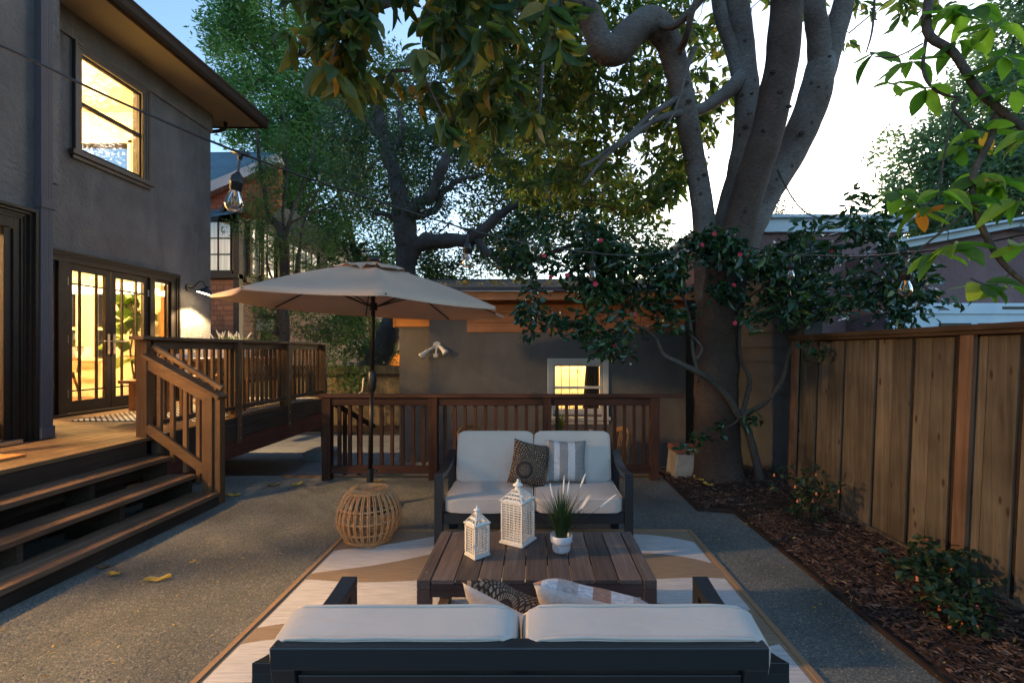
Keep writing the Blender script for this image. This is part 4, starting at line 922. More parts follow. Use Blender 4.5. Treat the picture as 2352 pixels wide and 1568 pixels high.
def sofa():
    s = root('sofa', (0,0,0), 'x', 'sofa', 'outdoor loveseats facing each other')
    # local: front faces -Y, arms front at y=-.34, back at y=.34
    fr = MB(); W2 = .715; fw = .06
    fr.box(-W2+.062,W2-.062,-.325,-.275,.255,.33); fr.box(-W2+.062,W2-.062,.22,.265,.255,.33)
    for x in (-.33,0,.33): fr.box(x-.02,x+.02,-.27,.22,.30,.325)
    fr.build('seat_frame', M['frame'], s, bev=.003)
    for sg in (-1,1):
        a = MB(); xo, xi = sg*W2, sg*(W2-fw)
        prof = crom([(-.34,.62),(-.22,.605),(-.08,.602),(.05,.615),(.16,.642),(.25,.672)],5)
        x0,x1 = min(xo,xi),max(xo,xi)
        vs = []; 
        for (yy,zz) in prof: vs += [(x0,yy,zz),(x1,yy,zz),(x1,yy,zz-.035),(x0,yy,zz-.035)]
        fs = []
        for i in range(len(prof)-1):
            for k in range(4): fs.append((4*i+k,4*i+(k+1)%4,4*i+4+(k+1)%4,4*i+4+k))
        fs += [(3,2,1,0),tuple(4*(len(prof)-1)+k for k in range(4))]
        a.add(vs, fs); a.build('arm', M['frame'], s, bev=.002)
        l_ = MB(); l_.poly([(x0,-.34,.583),(x0,-.275,.583),(x0,-.30,.004),(x0,-.345,.004)], (fw,0,0)); l_.build('leg', M['frame'], s, bev=.003)
        l_ = MB(); l_.poly([(x0,.19,.63),(x0,.25,.645),(x0,.30,.004),(x0,.245,.004)], (fw,0,0)); l_.build('leg', M['frame'], s, bev=.003)
        l_ = MB(); l_.box(x0+.01,x1-.01,-.29,.27,.265,.325); l_.build('side_rail', M['frame'], s)
    b = MB(); B = .612
    b.poly([(-B,.308,.718),(-B,.35,.718),(-B,.35,.775),(-B,.308,.775)], (2*B,0,0))
    for x in (-B,B-.06): b.poly([(x,.22,.26),(x,.27,.26),(x,.348,.72),(x,.30,.718)], (.06,0,0))
    b.poly([(-B+.06,.285,.625),(-B+.06,.325,.625),(-B+.06,.335,.698),(-B+.06,.295,.698)], (2*B-.12,0,0)); b.poly([(-B+.06,.245,.42),(-B+.06,.28,.42),(-B+.06,.293,.48),(-B+.06,.258,.48)], (2*B-.12,0,0))
    b.poly([(-.02,.24,.33),(-.02,.275,.33),(-.02,.335,.658),(-.02,.30,.654)], (.04,0,0)); b.build('back_frame', M['frame'], s, bev=.004)
    for x in (-.327,.327):
        c = MB(); cushion(c, (x,-.055,.385), (.322,.285,.052)); c.build('seat_cushion', M['canvas'], s, smooth=True)
    for x in (-.325,.325):
        c = MB(); cushion(c, (x*.98,.222,.618), (.313,.205,.062), tilt=radians(76), puff=.07, k=14); c.build('back_cushion', M['canvas'], s, smooth=True)
    return s
s1 = sofa(); s1.location = (0,3.715,0); s1['label'] = 'dark framed outdoor sofa facing us with cream cushions, behind the coffee table'
def copy_tree(o, parent=None):
    c = o.copy(); C.objects.link(c); c.parent = parent
    for ch_ in [x for x in o.children]: copy_tree(ch_, c)
    return c
s2 = copy_tree(s1); s2.location = (-.035,1.50,0); s2.rotation_euler = (0,0,pi); s2['label'] = 'nearest dark framed sofa seen from behind with its back rail and cream cushion tops'
for c_ in s2.children:
    if c_.name.startswith('back_cushion'): c_.location.z = -.022
# throw pillows
def pillow(name, mats, c, half, rot, label, T=.065, n=22, bottom=None):
    g = MB(); vs = {}
    for side in (1,-1):
        for i in range(n+1):
            for j in range(n+1):
                u = -1+2*i/n; v = -1+2*j/n
                t = T*max(0,(1-u**4)*(1-v**4))**.55*(1+.12*noise.noise(Vector((u*2,v*2,side*3+half[0]*20))))
                x = u*half[0]*(1-.09*(1-v*v)); y = v*half[1]*(1-.09*(1-u*u))
                vs[(side,i,j)] = len(g.v); g.v.append((x,y,side*t))
    for side in (1,-1):
        for i in range(n):
            for j in range(n):
                q_ = (vs[(side,i,j)],vs[(side,i+1,j)],vs[(side,i+1,j+1)],vs[(side,i,j+1)])
                g.f.append(q_ if side > 0 else q_[::-1]); g.m.append(0 if side > 0 else 1)
    o = g.build(name, mats, loc=(0,0,0), smooth=True)
    sb_ = o.modifiers.new('w','WELD'); sb_.merge_threshold = .0005
    o.location = c; o.rotation_euler = rot
    return meta(o, label, 'cushion', 'throw pillows on the sofas')
def pattern_pillow():
    m, t, b = new_mat('medallion_fabric'); tc = N(t,'TexCoord'); sp = N(t,'SeparateXYZ'); t.links.new(tc.outputs['Object'], sp.inputs[0])
    def mth(op, a, b_=None, c=None):
        n = N(t,'Math',operation=op)
        for i,x in enumerate((a,b_,c)):
            if x is None: continue
            if isinstance(x,(int,float)): n.inputs[i].default_value = x
            else: t.links.new(x, n.inputs[i])
        return n.outputs[0]
    x = mth('ADD', sp.outputs[0], .045); y = mth('ADD', sp.outputs[1], .06)
    r = mth('SQRT', mth('ADD', mth('MULTIPLY',x,x), mth('MULTIPLY',y,y))); th = mth('ARCTAN2', y, x)
    x2 = mth('SUBTRACT', sp.outputs[0], .03); y2 = mth('SUBTRACT', sp.outputs[1], .20)
    r2 = mth('SQRT', mth('ADD', mth('MULTIPLY',x2,x2), mth('MULTIPLY',y2,y2))); th2 = mth('ARCTAN2', y2, x2)
    def rings(r, th, dark_lo, dark_hi):
        cb = N(t,'CombineXYZ'); t.links.new(mth('MULTIPLY',th,1.3),cb.inputs[0]); t.links.new(mth('MULTIPLY',r,16),cb.inputs[1])
        br = N(t,'TexBrick'); br.offset = .5; t.links.new(cb.outputs[0],br.inputs['Vector'])
        for k,q in (('Color1',(.40,.28,.18,1)),('Color2',(.20,.115,.065,1)),('Mortar',(.035,.021,.015,1)),('Scale',1.6),('Mortar Size',.075),('Brick Width',.32),('Row Height',.42)): br.inputs[k].default_value = q
        inb = mth('MULTIPLY', mth('GREATER_THAN',r,dark_lo), mth('LESS_THAN',r,dark_hi))
        mx = N(t,'MixRGB'); t.links.new(inb,mx.inputs[0]); t.links.new(br.outputs[0],mx.inputs[1]); mx.inputs[2].default_value = (.045,.03,.024,1); return mx.outputs[0]
    a = rings(r, th, .042, .066); c = rings(r2, th2, .0, .03)
    mx = N(t,'MixRGB'); t.links.new(mth('LESS_THAN', r2, .115),mx.inputs[0]); t.links.new(a,mx.inputs[1]); t.links.new(c,mx.inputs[2])
    lo_ = N(t,'MixRGB'); lo_.blend_type='MULTIPLY'; lo_.inputs[0].default_value = 1; t.links.new(mx.outputs[0],lo_.inputs[1])
    nz = N(t,'TexNoise',i_Scale=160.0); t.links.new(tc.outputs['Object'],nz.inputs['Vector']); t.links.new(ramp(t,nz.outputs[0],[(.3,(.6,.6,.6)),(.7,(1.15,1.15,1.15))]),lo_.inputs[2])
    t.links.new(lo_.outputs[0], b.inputs['Base Color']); b.inputs['Roughness'].default_value = .95; bump(t,b,nz.outputs[0],.4,.002); return m
def stripe_mat(name, base, stripes, alt=None):
    m, t, b = new_mat(name); tc = N(t,'TexCoord'); sp = N(t,'SeparateXYZ'); t.links.new(tc.outputs['Object'], sp.inputs[0])
    mr = N(t,'MapRange'); mr.inputs['From Min'].default_value=-.24; mr.inputs['From Max'].default_value=.24; t.links.new(sp.outputs[0],mr.inputs['Value'])
    r = N(t,'ValToRGB'); r.color_ramp.interpolation='CONSTANT'; e=r.color_ramp.elements
    while len(e) < len(stripes): e.new(.5)
    for i,(p,c) in enumerate(stripes): e[i].position=p; e[i].color=(*c,1)
    t.links.new(mr.outputs[0], r.inputs[0])
    ck = N(t,'TexNoise',i_Scale=1.0,i_Detail=2); v = coords(t,(60,260,60),False); t.links.new(v,ck.inputs['Vector'])
    mx = N(t,'MixRGB'); mx.blend_type='MULTIPLY'; mx.inputs[0].default_value=1; t.links.new(r.outputs[0],mx.inputs[1]); t.links.new(ramp(t,ck.outputs[0],[(.35,(.72,.72,.72)),(.65,(1.1,1.1,1.1))]),mx.inputs[2])
    t.links.new(mx.outputs[0], b.inputs['Base Color']); b.inputs['Roughness'].default_value=.95; bump(t,b,ck.outputs[0],.3,.0015); return m
M['medal'] = pattern_pillow(); M['pback'] = plain('pillow_back', (.56,.50,.45), .95)
W_=(.56,.55,.55); G_=(.30,.27,.25); R2_=(.38,.2,.14)
M['stripe'] = stripe_mat('striped_fabric', G_, [(0,G_),(.10,W_),(.20,G_),(.29,W_),(.38,G_),(.52,W_),(.64,G_),(.86,W_),(.93,G_)])
M['stripe2'] = stripe_mat('woven_stripe_fabric', W_, [(0,W_),(.15,(.42,.36,.33)),(.26,W_),(.40,R2_),(.52,W_),(.62,(.42,.36,.33)),(.76,W_),(.86,R2_),(.93,W_)])
p = P(1216,1065,3.72)
pillow('throw_pillow', [M['medal'],M['pback']], (p.x+.0,3.735,.605), (.155,.175), (radians(72),radians(14),radians(12)), 'brown pillow with circular dotted pattern leaning on the far sofa')
p = P(1294,1064,3.80)
pillow('throw_pillow', [M['stripe'],M['pback']], (p.x+.02,3.80,.61), (.165,.17), (radians(74),radians(2),radians(2)), 'grey and white vertically striped pillow at the middle of the far sofa')
pillow('throw_pillow', [M['medal'],M['pback']], (-.04,1.59,.60), (.19,.19), (radians(38),radians(-16),radians(180-20)), 'brown patterned pillow poking up behind the nearest sofa back')
pillow('throw_pillow', [M['stripe2'],M['pback']], (.19,1.59,.61), (.20,.20), (radians(42),radians(-10),radians(180-8)), 'cream pillow with faint woven stripes poking up behind the nearest sofa back')
# coffee table
ct = root('coffee_table', (0,2.52,0), 'low dark slatted wooden coffee table on the rug between the two sofas', 'table')
TX0,TX1,TY0,TY1,TH = -.553,.582,2.22,2.82,.42
for x0,x1 in ((TX0,TX0+.062),(TX1-.062,TX1)):
    q = MB(); q.box(x0,x1,TY0,TY1,TH-.045,TH); q.build('side_rail', M['table_y'], ct, bev=.003)
    for y0,y1 in ((TY0,TY0+.065),(TY1-.065,TY1)):
        q = MB(); q.box(x0,x1,y0,y1,.05,TH-.046); q.build('leg', M['table_z'], ct, bev=.003)
    q = MB(); q.box(x0,x1,TY0,TY1,.006,.049); q.build('foot_rail', M['table_y'], ct, bev=.003)
sx0,sx1 = TX0+.066,TX1-.066; nsl = 9; sw = (sx1-sx0)/nsl
for k in range(nsl):
    q = MB(); q.box(sx0+sw*k+.003,sx0+sw*(k+1)-.003,TY0+.004,TY1-.002,TH-.022,TH-.002); q.build('slat', M['table_y'], ct, bev=.002)
q = MB(); q.box(TX0+.063,TX1-.063,TY0+.006,TY0+.03,TH-.085,TH-.024); q.build('apron', M['table_x'], ct, bev=.002)
q = MB(); q.box(TX0+.063,TX1-.063,TY1-.03,TY1-.006,TH-.085,TH-.024); q.build('crossbar', M['table_x'], ct)
q = MB(); q.box(TX0+.063,TX1-.063,2.50,2.54,TH-.06,TH-.024); q.build('crossbar', M['table_x'], ct)
for y in (TY0+.08,):
    q = MB(); q.lathe((TX0+.031,y,TH),[(.0,0),(.007,0),(.007,.0015),(0,.0015)],10); q.build('screw_cap', M['steel'], ct)
# lanterns
def lantern(name, c, side, ang, hb, hr, htop, cols, rows, label, plinth, door):
    r = root(name, (c[0],c[1],TH), label, 'lantern', 'white pierced metal lanterns on the coffee table')
    R = Matrix.Rotation(ang, 3, 'Z'); c = Vector(c); h = side/2
    def T(p): return R @ Vector(p)+c
    def xf(mb): mb.v = [tuple(T(v)) for v in mb.v]; return mb
    q = MB(); e = .008 if plinth else .002
    q.box(-h-e,h+e,-h-e,h+e,0.001,.012); q.box(-h,h,-h,h,.0125,.02); xf(q).build('base', M['lantern'], r, bev=.001)
    q = MB()
    for sx in (-1,1):
        for sy in (-1,1): q.box(sx*h-(.009 if sx>0 else 0),sx*h+(.009 if sx<0 else 0),sy*h-(.009 if sy>0 else 0),sy*h+(.009 if sy<0 else 0),.02,hb)
    q.box(-h,h,-h,-h+.008,hb-.012,hb); q.box(-h,h,h-.008,h,hb-.012,hb); q.box(-h,-h+.008,-h+.008,h-.008,hb-.012,hb); q.box(h-.008,h,-h+.008,h-.008,hb-.012,hb); xf(q).build('corner_frame', M['lantern'], r)
    def chevs(mb, o, u, v, nrm, cols, rows, w0, w1, H):     # trapezoid panel; zigzag bands joined by thin uprights
        o,u,v,nrm = Vector(o),Vector(u),Vector(v),Vector(nrm)
        def pt(s, t): ww = w0+(w1-w0)*t; return o+u*((s-.5)*ww)+v*(t*H)
        th = nrm*.0012
        def quad(a,b,c_,d): mb.add([a,b,c_,d,a+th,b+th,c_+th,d+th],[(0,1,2,3),(7,6,5,4),(0,4,5,1),(1,5,6,2),(2,6,7,3),(3,7,4,0)])
        dt = 1/rows; am = .30*dt
        for rw in range(rows+1):
            tb = rw*dt-.25*dt
            for cc in range(cols):
                for (sa,sb_,da,db) in ((cc,cc+.5,0,am),(cc+.5,cc+1,am,0)):
                    A = [max(0,min(1,tb+da)),max(0,min(1,tb+db)),max(0,min(1,tb+db+.38*dt)),max(0,min(1,tb+da+.38*dt))]
                    quad(pt(sa/cols,A[0]),pt(sb_/cols,A[1]),pt(sb_/cols,A[2]),pt(sa/cols,A[3]))
        for cc in range(1,cols):
            s_ = cc/cols; e_ = .045/cols*2
            quad(pt(s_-e_,0),pt(s_+e_,0),pt(s_+e_,1),pt(s_-e_,1))
        quad(pt(0,0),pt(1,0),pt(1,.02),pt(0,.02))
    names = []
    for k in range(4):
        Rk = Matrix.Rotation(k*pi/2, 3, 'Z'); q = MB()
        chevs(q, Rk@Vector((0,-h+.003,.02)), Rk@Vector((1,0,0)), (0,0,1), Rk@Vector((0,1,0)), cols, rows, 2*h-.018, 2*h-.018, hb-.032)
        if k == door:
            for s in (-1,1): b0 = Rk@Vector((s*(h-.013),-h-.001,.03)); b1 = Rk@Vector((s*(h-.013),-h-.001,hb-.02)); q.beam(b0,b1,.006,.003,up=Rk@Vector((0,1,0)))
            lt = Rk@Vector((h-.010,-h-.005,hb*.42)); q.box(lt.x-.003,lt.x+.003,lt.y-.003,lt.y+.003,lt.z-.008,lt.z+.008)
        xf(q).build('door_panel' if k == door else 'pierced_panel', M['lantern'], r)
    q = MB(); tr = side*.13; H = hr-hb
    for k in range(4):
        Rk = Matrix.Rotation(k*pi/2, 3, 'Z'); lo = Vector((0,-h-.003,hb)); hi = Vector((0,-tr,hr)); v = (hi-lo); L = v.length; v.normalize()
        chevs(q, Rk@(lo+v*.006), Rk@Vector((1,0,0)), Rk@v, Rk@Vector((0,.6,-.6)), max(2,cols-1), max(2,rows//4), 2*h-.022, 2*tr-.002, L-.008)
        a = Rk@Vector((-h-.003,-h-.003,hb)); b = Rk@Vector((-tr,-tr,hr)); q.beam(a,b,.009,.003)
        q.beam(Rk@Vector((-h-.003,-h-.002,hb+.002)), Rk@Vector((h+.003,-h-.002,hb+.002)), .008, .005)
    q.box(-tr,tr,-tr,tr,hr-.001,hr+.003); xf(q).build('roof', M['lantern'], r)
    q = MB(); k = side/.148; zz = hr+.003
    q.lathe((0,0,zz),[(.017*k,0),(.018*k,.004),(.016*k,.005),(.016*k,.018*k),(.030*k,.020*k),(.031*k,.025*k),(.018*k,.033*k),(.008*k,.042*k),(.006*k,.048*k),(.009*k,.053*k),(.004*k,.058*k),(0,.059*k)],20); xf(q).build('finial', M['lantern'], r, smooth=True)
    q = MB(); q.tube([Vector((.012*k+.016*k*cos(a),0,zz+.035*k+.016*k*sin(a))) for a in np.linspace(-1,4,14)], .0012, 5); xf(q).build('ring', M['lantern'], r)
def ctr(c, a, side): return (c[0]+(cos(a)*1-sin(a)*-0)*0, c[1])
lantern('lantern', (-.09,2.677,TH), .140, radians(60), .238, .295, .35, 5, 15, 'taller white pierced metal lantern with chevron cut-outs on the coffee table', True, None)
lantern('lantern', (-.300,2.492,TH), .094, radians(42), .172, .222, .26, 4, 10, 'shorter white metal lantern with a hinged door at the left of the table', False, 3)
# potted fountain grass
pg = root('potted_grass', (.149,2.535,TH), 'white stepped pot of dark green grass with fluffy plumes on the coffee table', 'potted plant')
q = MB(); q.lathe((.149,2.535,TH+.001),[(.0,0),(.035,0),(.044,.004),(.049,.016),(.050,.045),(.052,.05),(.058,.056),(.0595,.062),(.0595,.092),(.0575,.094),(.056,.092),(.054,.06),(.0,.06)],32); q.build('pot', M['pot'], pg, smooth=True)
M['grass_dark'] = leafmat('grass_dark', [(0,(.035,.07,.025)),(1,(.09,.15,.045))], .5, .2)
M['grass_light'] = leafmat('grass_light', [(0,(.10,.17,.05)),(1,(.22,.30,.10))], .5, .3)
q = MB(); grass_mb(q, (.149,2.535,TH+.06), 260, .30, .75, .0075, 6, .55, .03); q.build('blades', M['grass_dark'], pg)
M['plume'] = plain('plume', (.82,.78,.72), 1)
def plume(a, b, L=.055, parent=pg, r=.006, mat=None):
    a, b = Vector(a), Vector(b); d = (b-a).normalized(); s_ = MB(); s_.tube([a, a.lerp(b,.5)+Vector((0,0,.01)), b], .0012, 4)
    s_.build('stem', M['grass_dark'], parent)
    q = MB(); o1 = d.orthogonal().normalized(); o2 = d.cross(o1)
    q.tube([b+d*L*t for t in (0,.15,.5,.85,1)], [r*.4,r*.75,r*.8,r*.5,.001], 6)
    for i in range(90):
        t = random.random(); a_ = random.uniform(0,6.28); n_ = o1*cos(a_)+o2*sin(a_); p0 = b+d*L*t; rr = r*(1.5-.9*t)
        p1 = p0+n_*rr+d*.006; s3 = n_.cross(d)*.0007; q.add([p0-s3,p0+s3,p1],[(0,1,2)])
    q.build('plume', M['plume'], parent)
G0 = Vector((.149,2.535,TH+.07))
for (x,y,x2,y2,Yd) in ((1270,1142,1255,1111,2.50),(1294,1135,1297,1093,2.56),(1303,1137,1301,1103,2.50),(1333,1119,1347,1088,2.58),(1336,1168,1364,1137,2.46),(1330,1172,1372,1152,2.5),(1379,1164,1424,1148,2.5)):
    a = P(x,y,Yd); b = P(x2,y2,Yd); plume(G0, a, (b-a).length)
# rattan stool
st = root('rattan_stool', (-1.295,3.70,0), 'round open cage rattan stool at the far left corner of the rug', 'stool')
cx0, cy0 = -1.295, 3.70
def prof_r(t):                               # t 0 top .. 1 bottom
    z = .405-.355*t
    pts_ = [(0,.155),(.08,.185),(.2,.215),(.4,.238),(.6,.243),(.8,.222),(.92,.196),(1,.178)]
    for (a,ra),(b,rb) in zip(pts_[:-1],pts_[1:]):
        if a <= t <= b: return ra+(rb-ra)*(t-a)/(b-a), z
for k in range(30):
    a = 2*pi*k/30; q = MB()
    for off in (-.0065,.0065):
        pts = []
        for i in range(13):
            r_, z = prof_r(i/12); aa = a+off/r_; pts.append((cx0+r_*cos(aa),cy0+r_*sin(aa),z))
        aa = a+off/.1; pts = [(cx0+.085*cos(aa),cy0+.085*sin(aa),.418),(cx0+.125*cos(aa),cy0+.125*sin(aa),.420)]+pts; q.tube(pts, .0052, 6)
    q.build('rattan_rib', M['rattan'], st, smooth=True)
def ring_mb(q, r, z, rad, n=48): q.tube([(cx0+r*cos(2*pi*i/n),cy0+r*sin(2*pi*i/n),z) for i in range(n+1)], rad, 8, False)
for t in (.30,.55,.80):
    q = MB(); r_, z = prof_r(t); ring_mb(q, r_-.007, z, .007); q.build('hoop', M['rattan'], st, smooth=True)
q = MB(); ring_mb(q,.172,.045,.011); ring_mb(q,.179,.055,.006)
for k in range(90):
    a = 2*pi*k/90; q.tube([(cx0+(.172+.014*cos(b_))*cos(a+b_*.012),cy0+(.172+.014*cos(b_))*sin(a+b_*.012),.045+.014*sin(b_)) for b_ in np.linspace(0,6.28,7)], .0032, 4, False)
q.build('bottom_ring', M['rattan'], st, smooth=True)
q = MB()
for r_, z in ((.155,.408),(.135,.414),(.118,.420),(.10,.424),(.09,.424),(.078,.422),(.066,.420),(.05,.419),(.036,.418),(.02,.418)): ring_mb(q, r_, z, .0055 if r_ < .1 else .006, 32)
for k in range(60):
    a = 2*pi*k/60; q.tube([(cx0+r_*cos(a+(.16-r_)*5),cy0+r_*sin(a+(.16-r_)*5),z) for r_, z in ((.162,.405),(.14,.424),(.115,.430),(.09,.428))], .0045, 5)
for k in range(4): a = k*pi/4+.3; q.tube([(cx0-.075*cos(a),cy0-.075*sin(a),.413),(cx0+.075*cos(a),cy0+.075*sin(a),.413)], .005, 6)
q.build('woven_top', M['rattan'], st, smooth=True)
for k in range(4):
    a = radians(-60)+k*pi/2; q = MB(); q.tube([(cx0+.155*cos(a),cy0+.155*sin(a),.006),(cx0+.155*cos(a),cy0+.155*sin(a),.05)], .013, 10); q.build('leg', M['rattan'], st)
# umbrella
ub = root('patio_umbrella', (-1.57,4.51,0), 'open beige octagonal umbrella on a dark crank pole with a black round base', 'umbrella')
UC = Vector((-1.57,4.51,0))
q = MB(); q.lathe(UC, [(.0,.004),(.235,.004),(.24,.03),(.225,.048),(.16,.062),(.06,.075),(.04,.08),(0,.08)], 40); q.build('base', M['black'], ub, smooth=True)
q = MB(); q.tube([UC+Vector((0,0,.07)),UC+Vector((0,0,.36))], .031, 20); q.tube([UC+Vector((0,0,.34)),UC+Vector((0,0,.375))], .036, 20); q.tube([UC+Vector((.03,0,.355)),UC+Vector((.062,0,.355))], .014, 10); q.build('base_sleeve', M['black'], ub)
TOP = Vector((-1.535,4.51,2.33)); CR = UC.lerp(TOP,.52)
q = MB(); q.tube([UC+Vector((0,0,.36)), CR], .021, 16); q.build('lower_pole', M['bronze'], ub, smooth=True)
q = MB(); q.tube([CR,TOP], .019, 16); q.build('upper_pole', M['bronze'], ub, smooth=True)
q = MB(); c_ = UC.lerp(TOP, 0.525); q.tube([c_+Vector((0,0,d_)) for d_ in (-.11,-.08,0,.07,.10)], [.024,.036,.042,.038,.024], 16); q.tube([c_+Vector((-.03,-.01,.0)),c_+Vector((-.075,-.02,.0))], .012, 8); q.build('crank_housing', M['black'], ub, smooth=True)
q = MB(); q.tube([c_+Vector((-.07,-.02,.02)),c_+Vector((-.085,-.02,-.11)),c_+Vector((-.115,-.02,-.125))], [.010,.008,.009], 8); q.build('crank_handle', M['steel'], ub)
M['canopy'] = None
m_, t_, b_ = new_mat('umbrella_fabric'); v_ = coords(t_, (1,1,1)); nn = N(t_,'TexNoise',i_Scale=2.5,i_Detail=5); t_.links.new(v_, nn.inputs['Vector']); n2 = N(t_,'TexNoise',i_Scale=350.0); t_.links.new(v_, n2.inputs['Vector'])
cc_ = ramp(t_, nn.outputs[0], [(.3,(.56,.40,.30)),(.7,(.63,.46,.35))]); t_.links.new(cc_, b_.inputs['Base Color']); b_.inputs['Roughness'].default_value=.95; bump(t_,b_,n2.outputs[0],.3,.001)
tr_ = N(t_,'BsdfTranslucent'); t_.links.new(cc_, tr_.inputs[0]); mx_ = N(t_,'MixShader'); mx_.inputs[0].default_value=.07; t_.links.new(b_.outputs[0],mx_.inputs[1]); t_.links.new(tr_.outputs[0],mx_.inputs[2]); t_.links.new(mx_.outputs[0], t_.nodes['Material Output'].inputs[0]); M['canopy']=m_
R8 = 1.32; CY = Vector((-1.54,4.51,0))
def rimz(dx, dy): return 1.925-.042*dx-.004*dy
tips = []
for k in range(8):
    a = radians(22.5+45*k); dx, dy = R8*cos(a), R8*sin(a); tips.append(Vector((CY.x+dx, CY.y+dy, rimz(dx,dy))))
q = MB(); nr, nc = 10, 10
def canopy_pt(k, s, t, r0=.0):              # s across the gore 0..1, t from hub 0 to rim 1
    a, b = tips[k], tips[(k+1)%8]; rim = a.lerp(b, s); sag = 4*s*(1-s)
    p = TOP.lerp(rim, t); p.z += .035*sin(pi*t)*(1-.6*sag)-.010*sag*t*t ; 
    inw = Vector((CY.x-rim.x, CY.y-rim.y, 0)).normalized(); p += inw*.035*sag*t; return p
for k in range(8):
    base = len(q.v)
    for i in range(nr+1):
        for j in range(nc+1): q.v.append(tuple(canopy_pt(k, j/nc, .13+.87*i/nr)))
    for i in range(nr):
        for j in range(nc):
            a = base+i*(nc+1)+j; q.f.append((a,a+1,a+nc+2,a+nc+1)); q.m.append(0)
    vs = []
    for j in range(nc+1):
        p = canopy_pt(k, j/nc, 1); vs += [p, p+Vector((0,0,-.022))]
    q.add(vs, [(2*j,2*j+2,2*j+3,2*j+1) for j in range(nc)])
o = q.build('canopy', M['canopy'], ub, smooth=True); sm_ = o.modifiers.new('w','WELD'); sm_.merge_threshold=.001
q = MB()
for k in range(8):
    base = len(q.v)
    for i in range(5):
        for j in range(7):
            t = .02+.25*i/4; p = canopy_pt(k, j/6, t)+Vector((0,0,.03+.018*(i/4)*noise.noise(Vector((k*3.1+j*.7,i,0)))*3)); q.v.append(tuple(p))
    for i in range(4):
        for j in range(6): a = base+i*7+j; q.f.append((a,a+1,a+8,a+7)); q.m.append(0)
o = q.build('vent_flap', M['canopy'], ub, smooth=True); sm_ = o.modifiers.new('w','WELD'); sm_.merge_threshold=.001
q = MB(); q.lathe(TOP, [(.06,.03),(.065,.045),(.05,.06),(.02,.068),(0,.07)], 20); q.build('finial', M['black'], ub, smooth=True)
for k in range(8):
    q = MB(); a = canopy_pt(k,0,.03)-Vector((0,0,.02)); m_ = canopy_pt(k,0,.5)-Vector((0,0,.016)); b = canopy_pt(k,0,1)-Vector((0,0,.010))
    q.tube([a,m_,b], .0075, 6)
    rb = q.build('rib', M['bronze'], ub)
    q = MB(); hub = Vector((TOP.x-.005,TOP.y,TOP.z-.40)); q.tube([hub+(b-hub)*.03+Vector((0,0,.0)), m_], .006, 6); q.build('strut', M['bronze'], rb)
q = MB(); q.tube([Vector((TOP.x-.004,TOP.y,TOP.z-.44)),Vector((TOP.x-.004,TOP.y,TOP.z-.37))], .038, 14); q.build('hub', M['black'], ub)

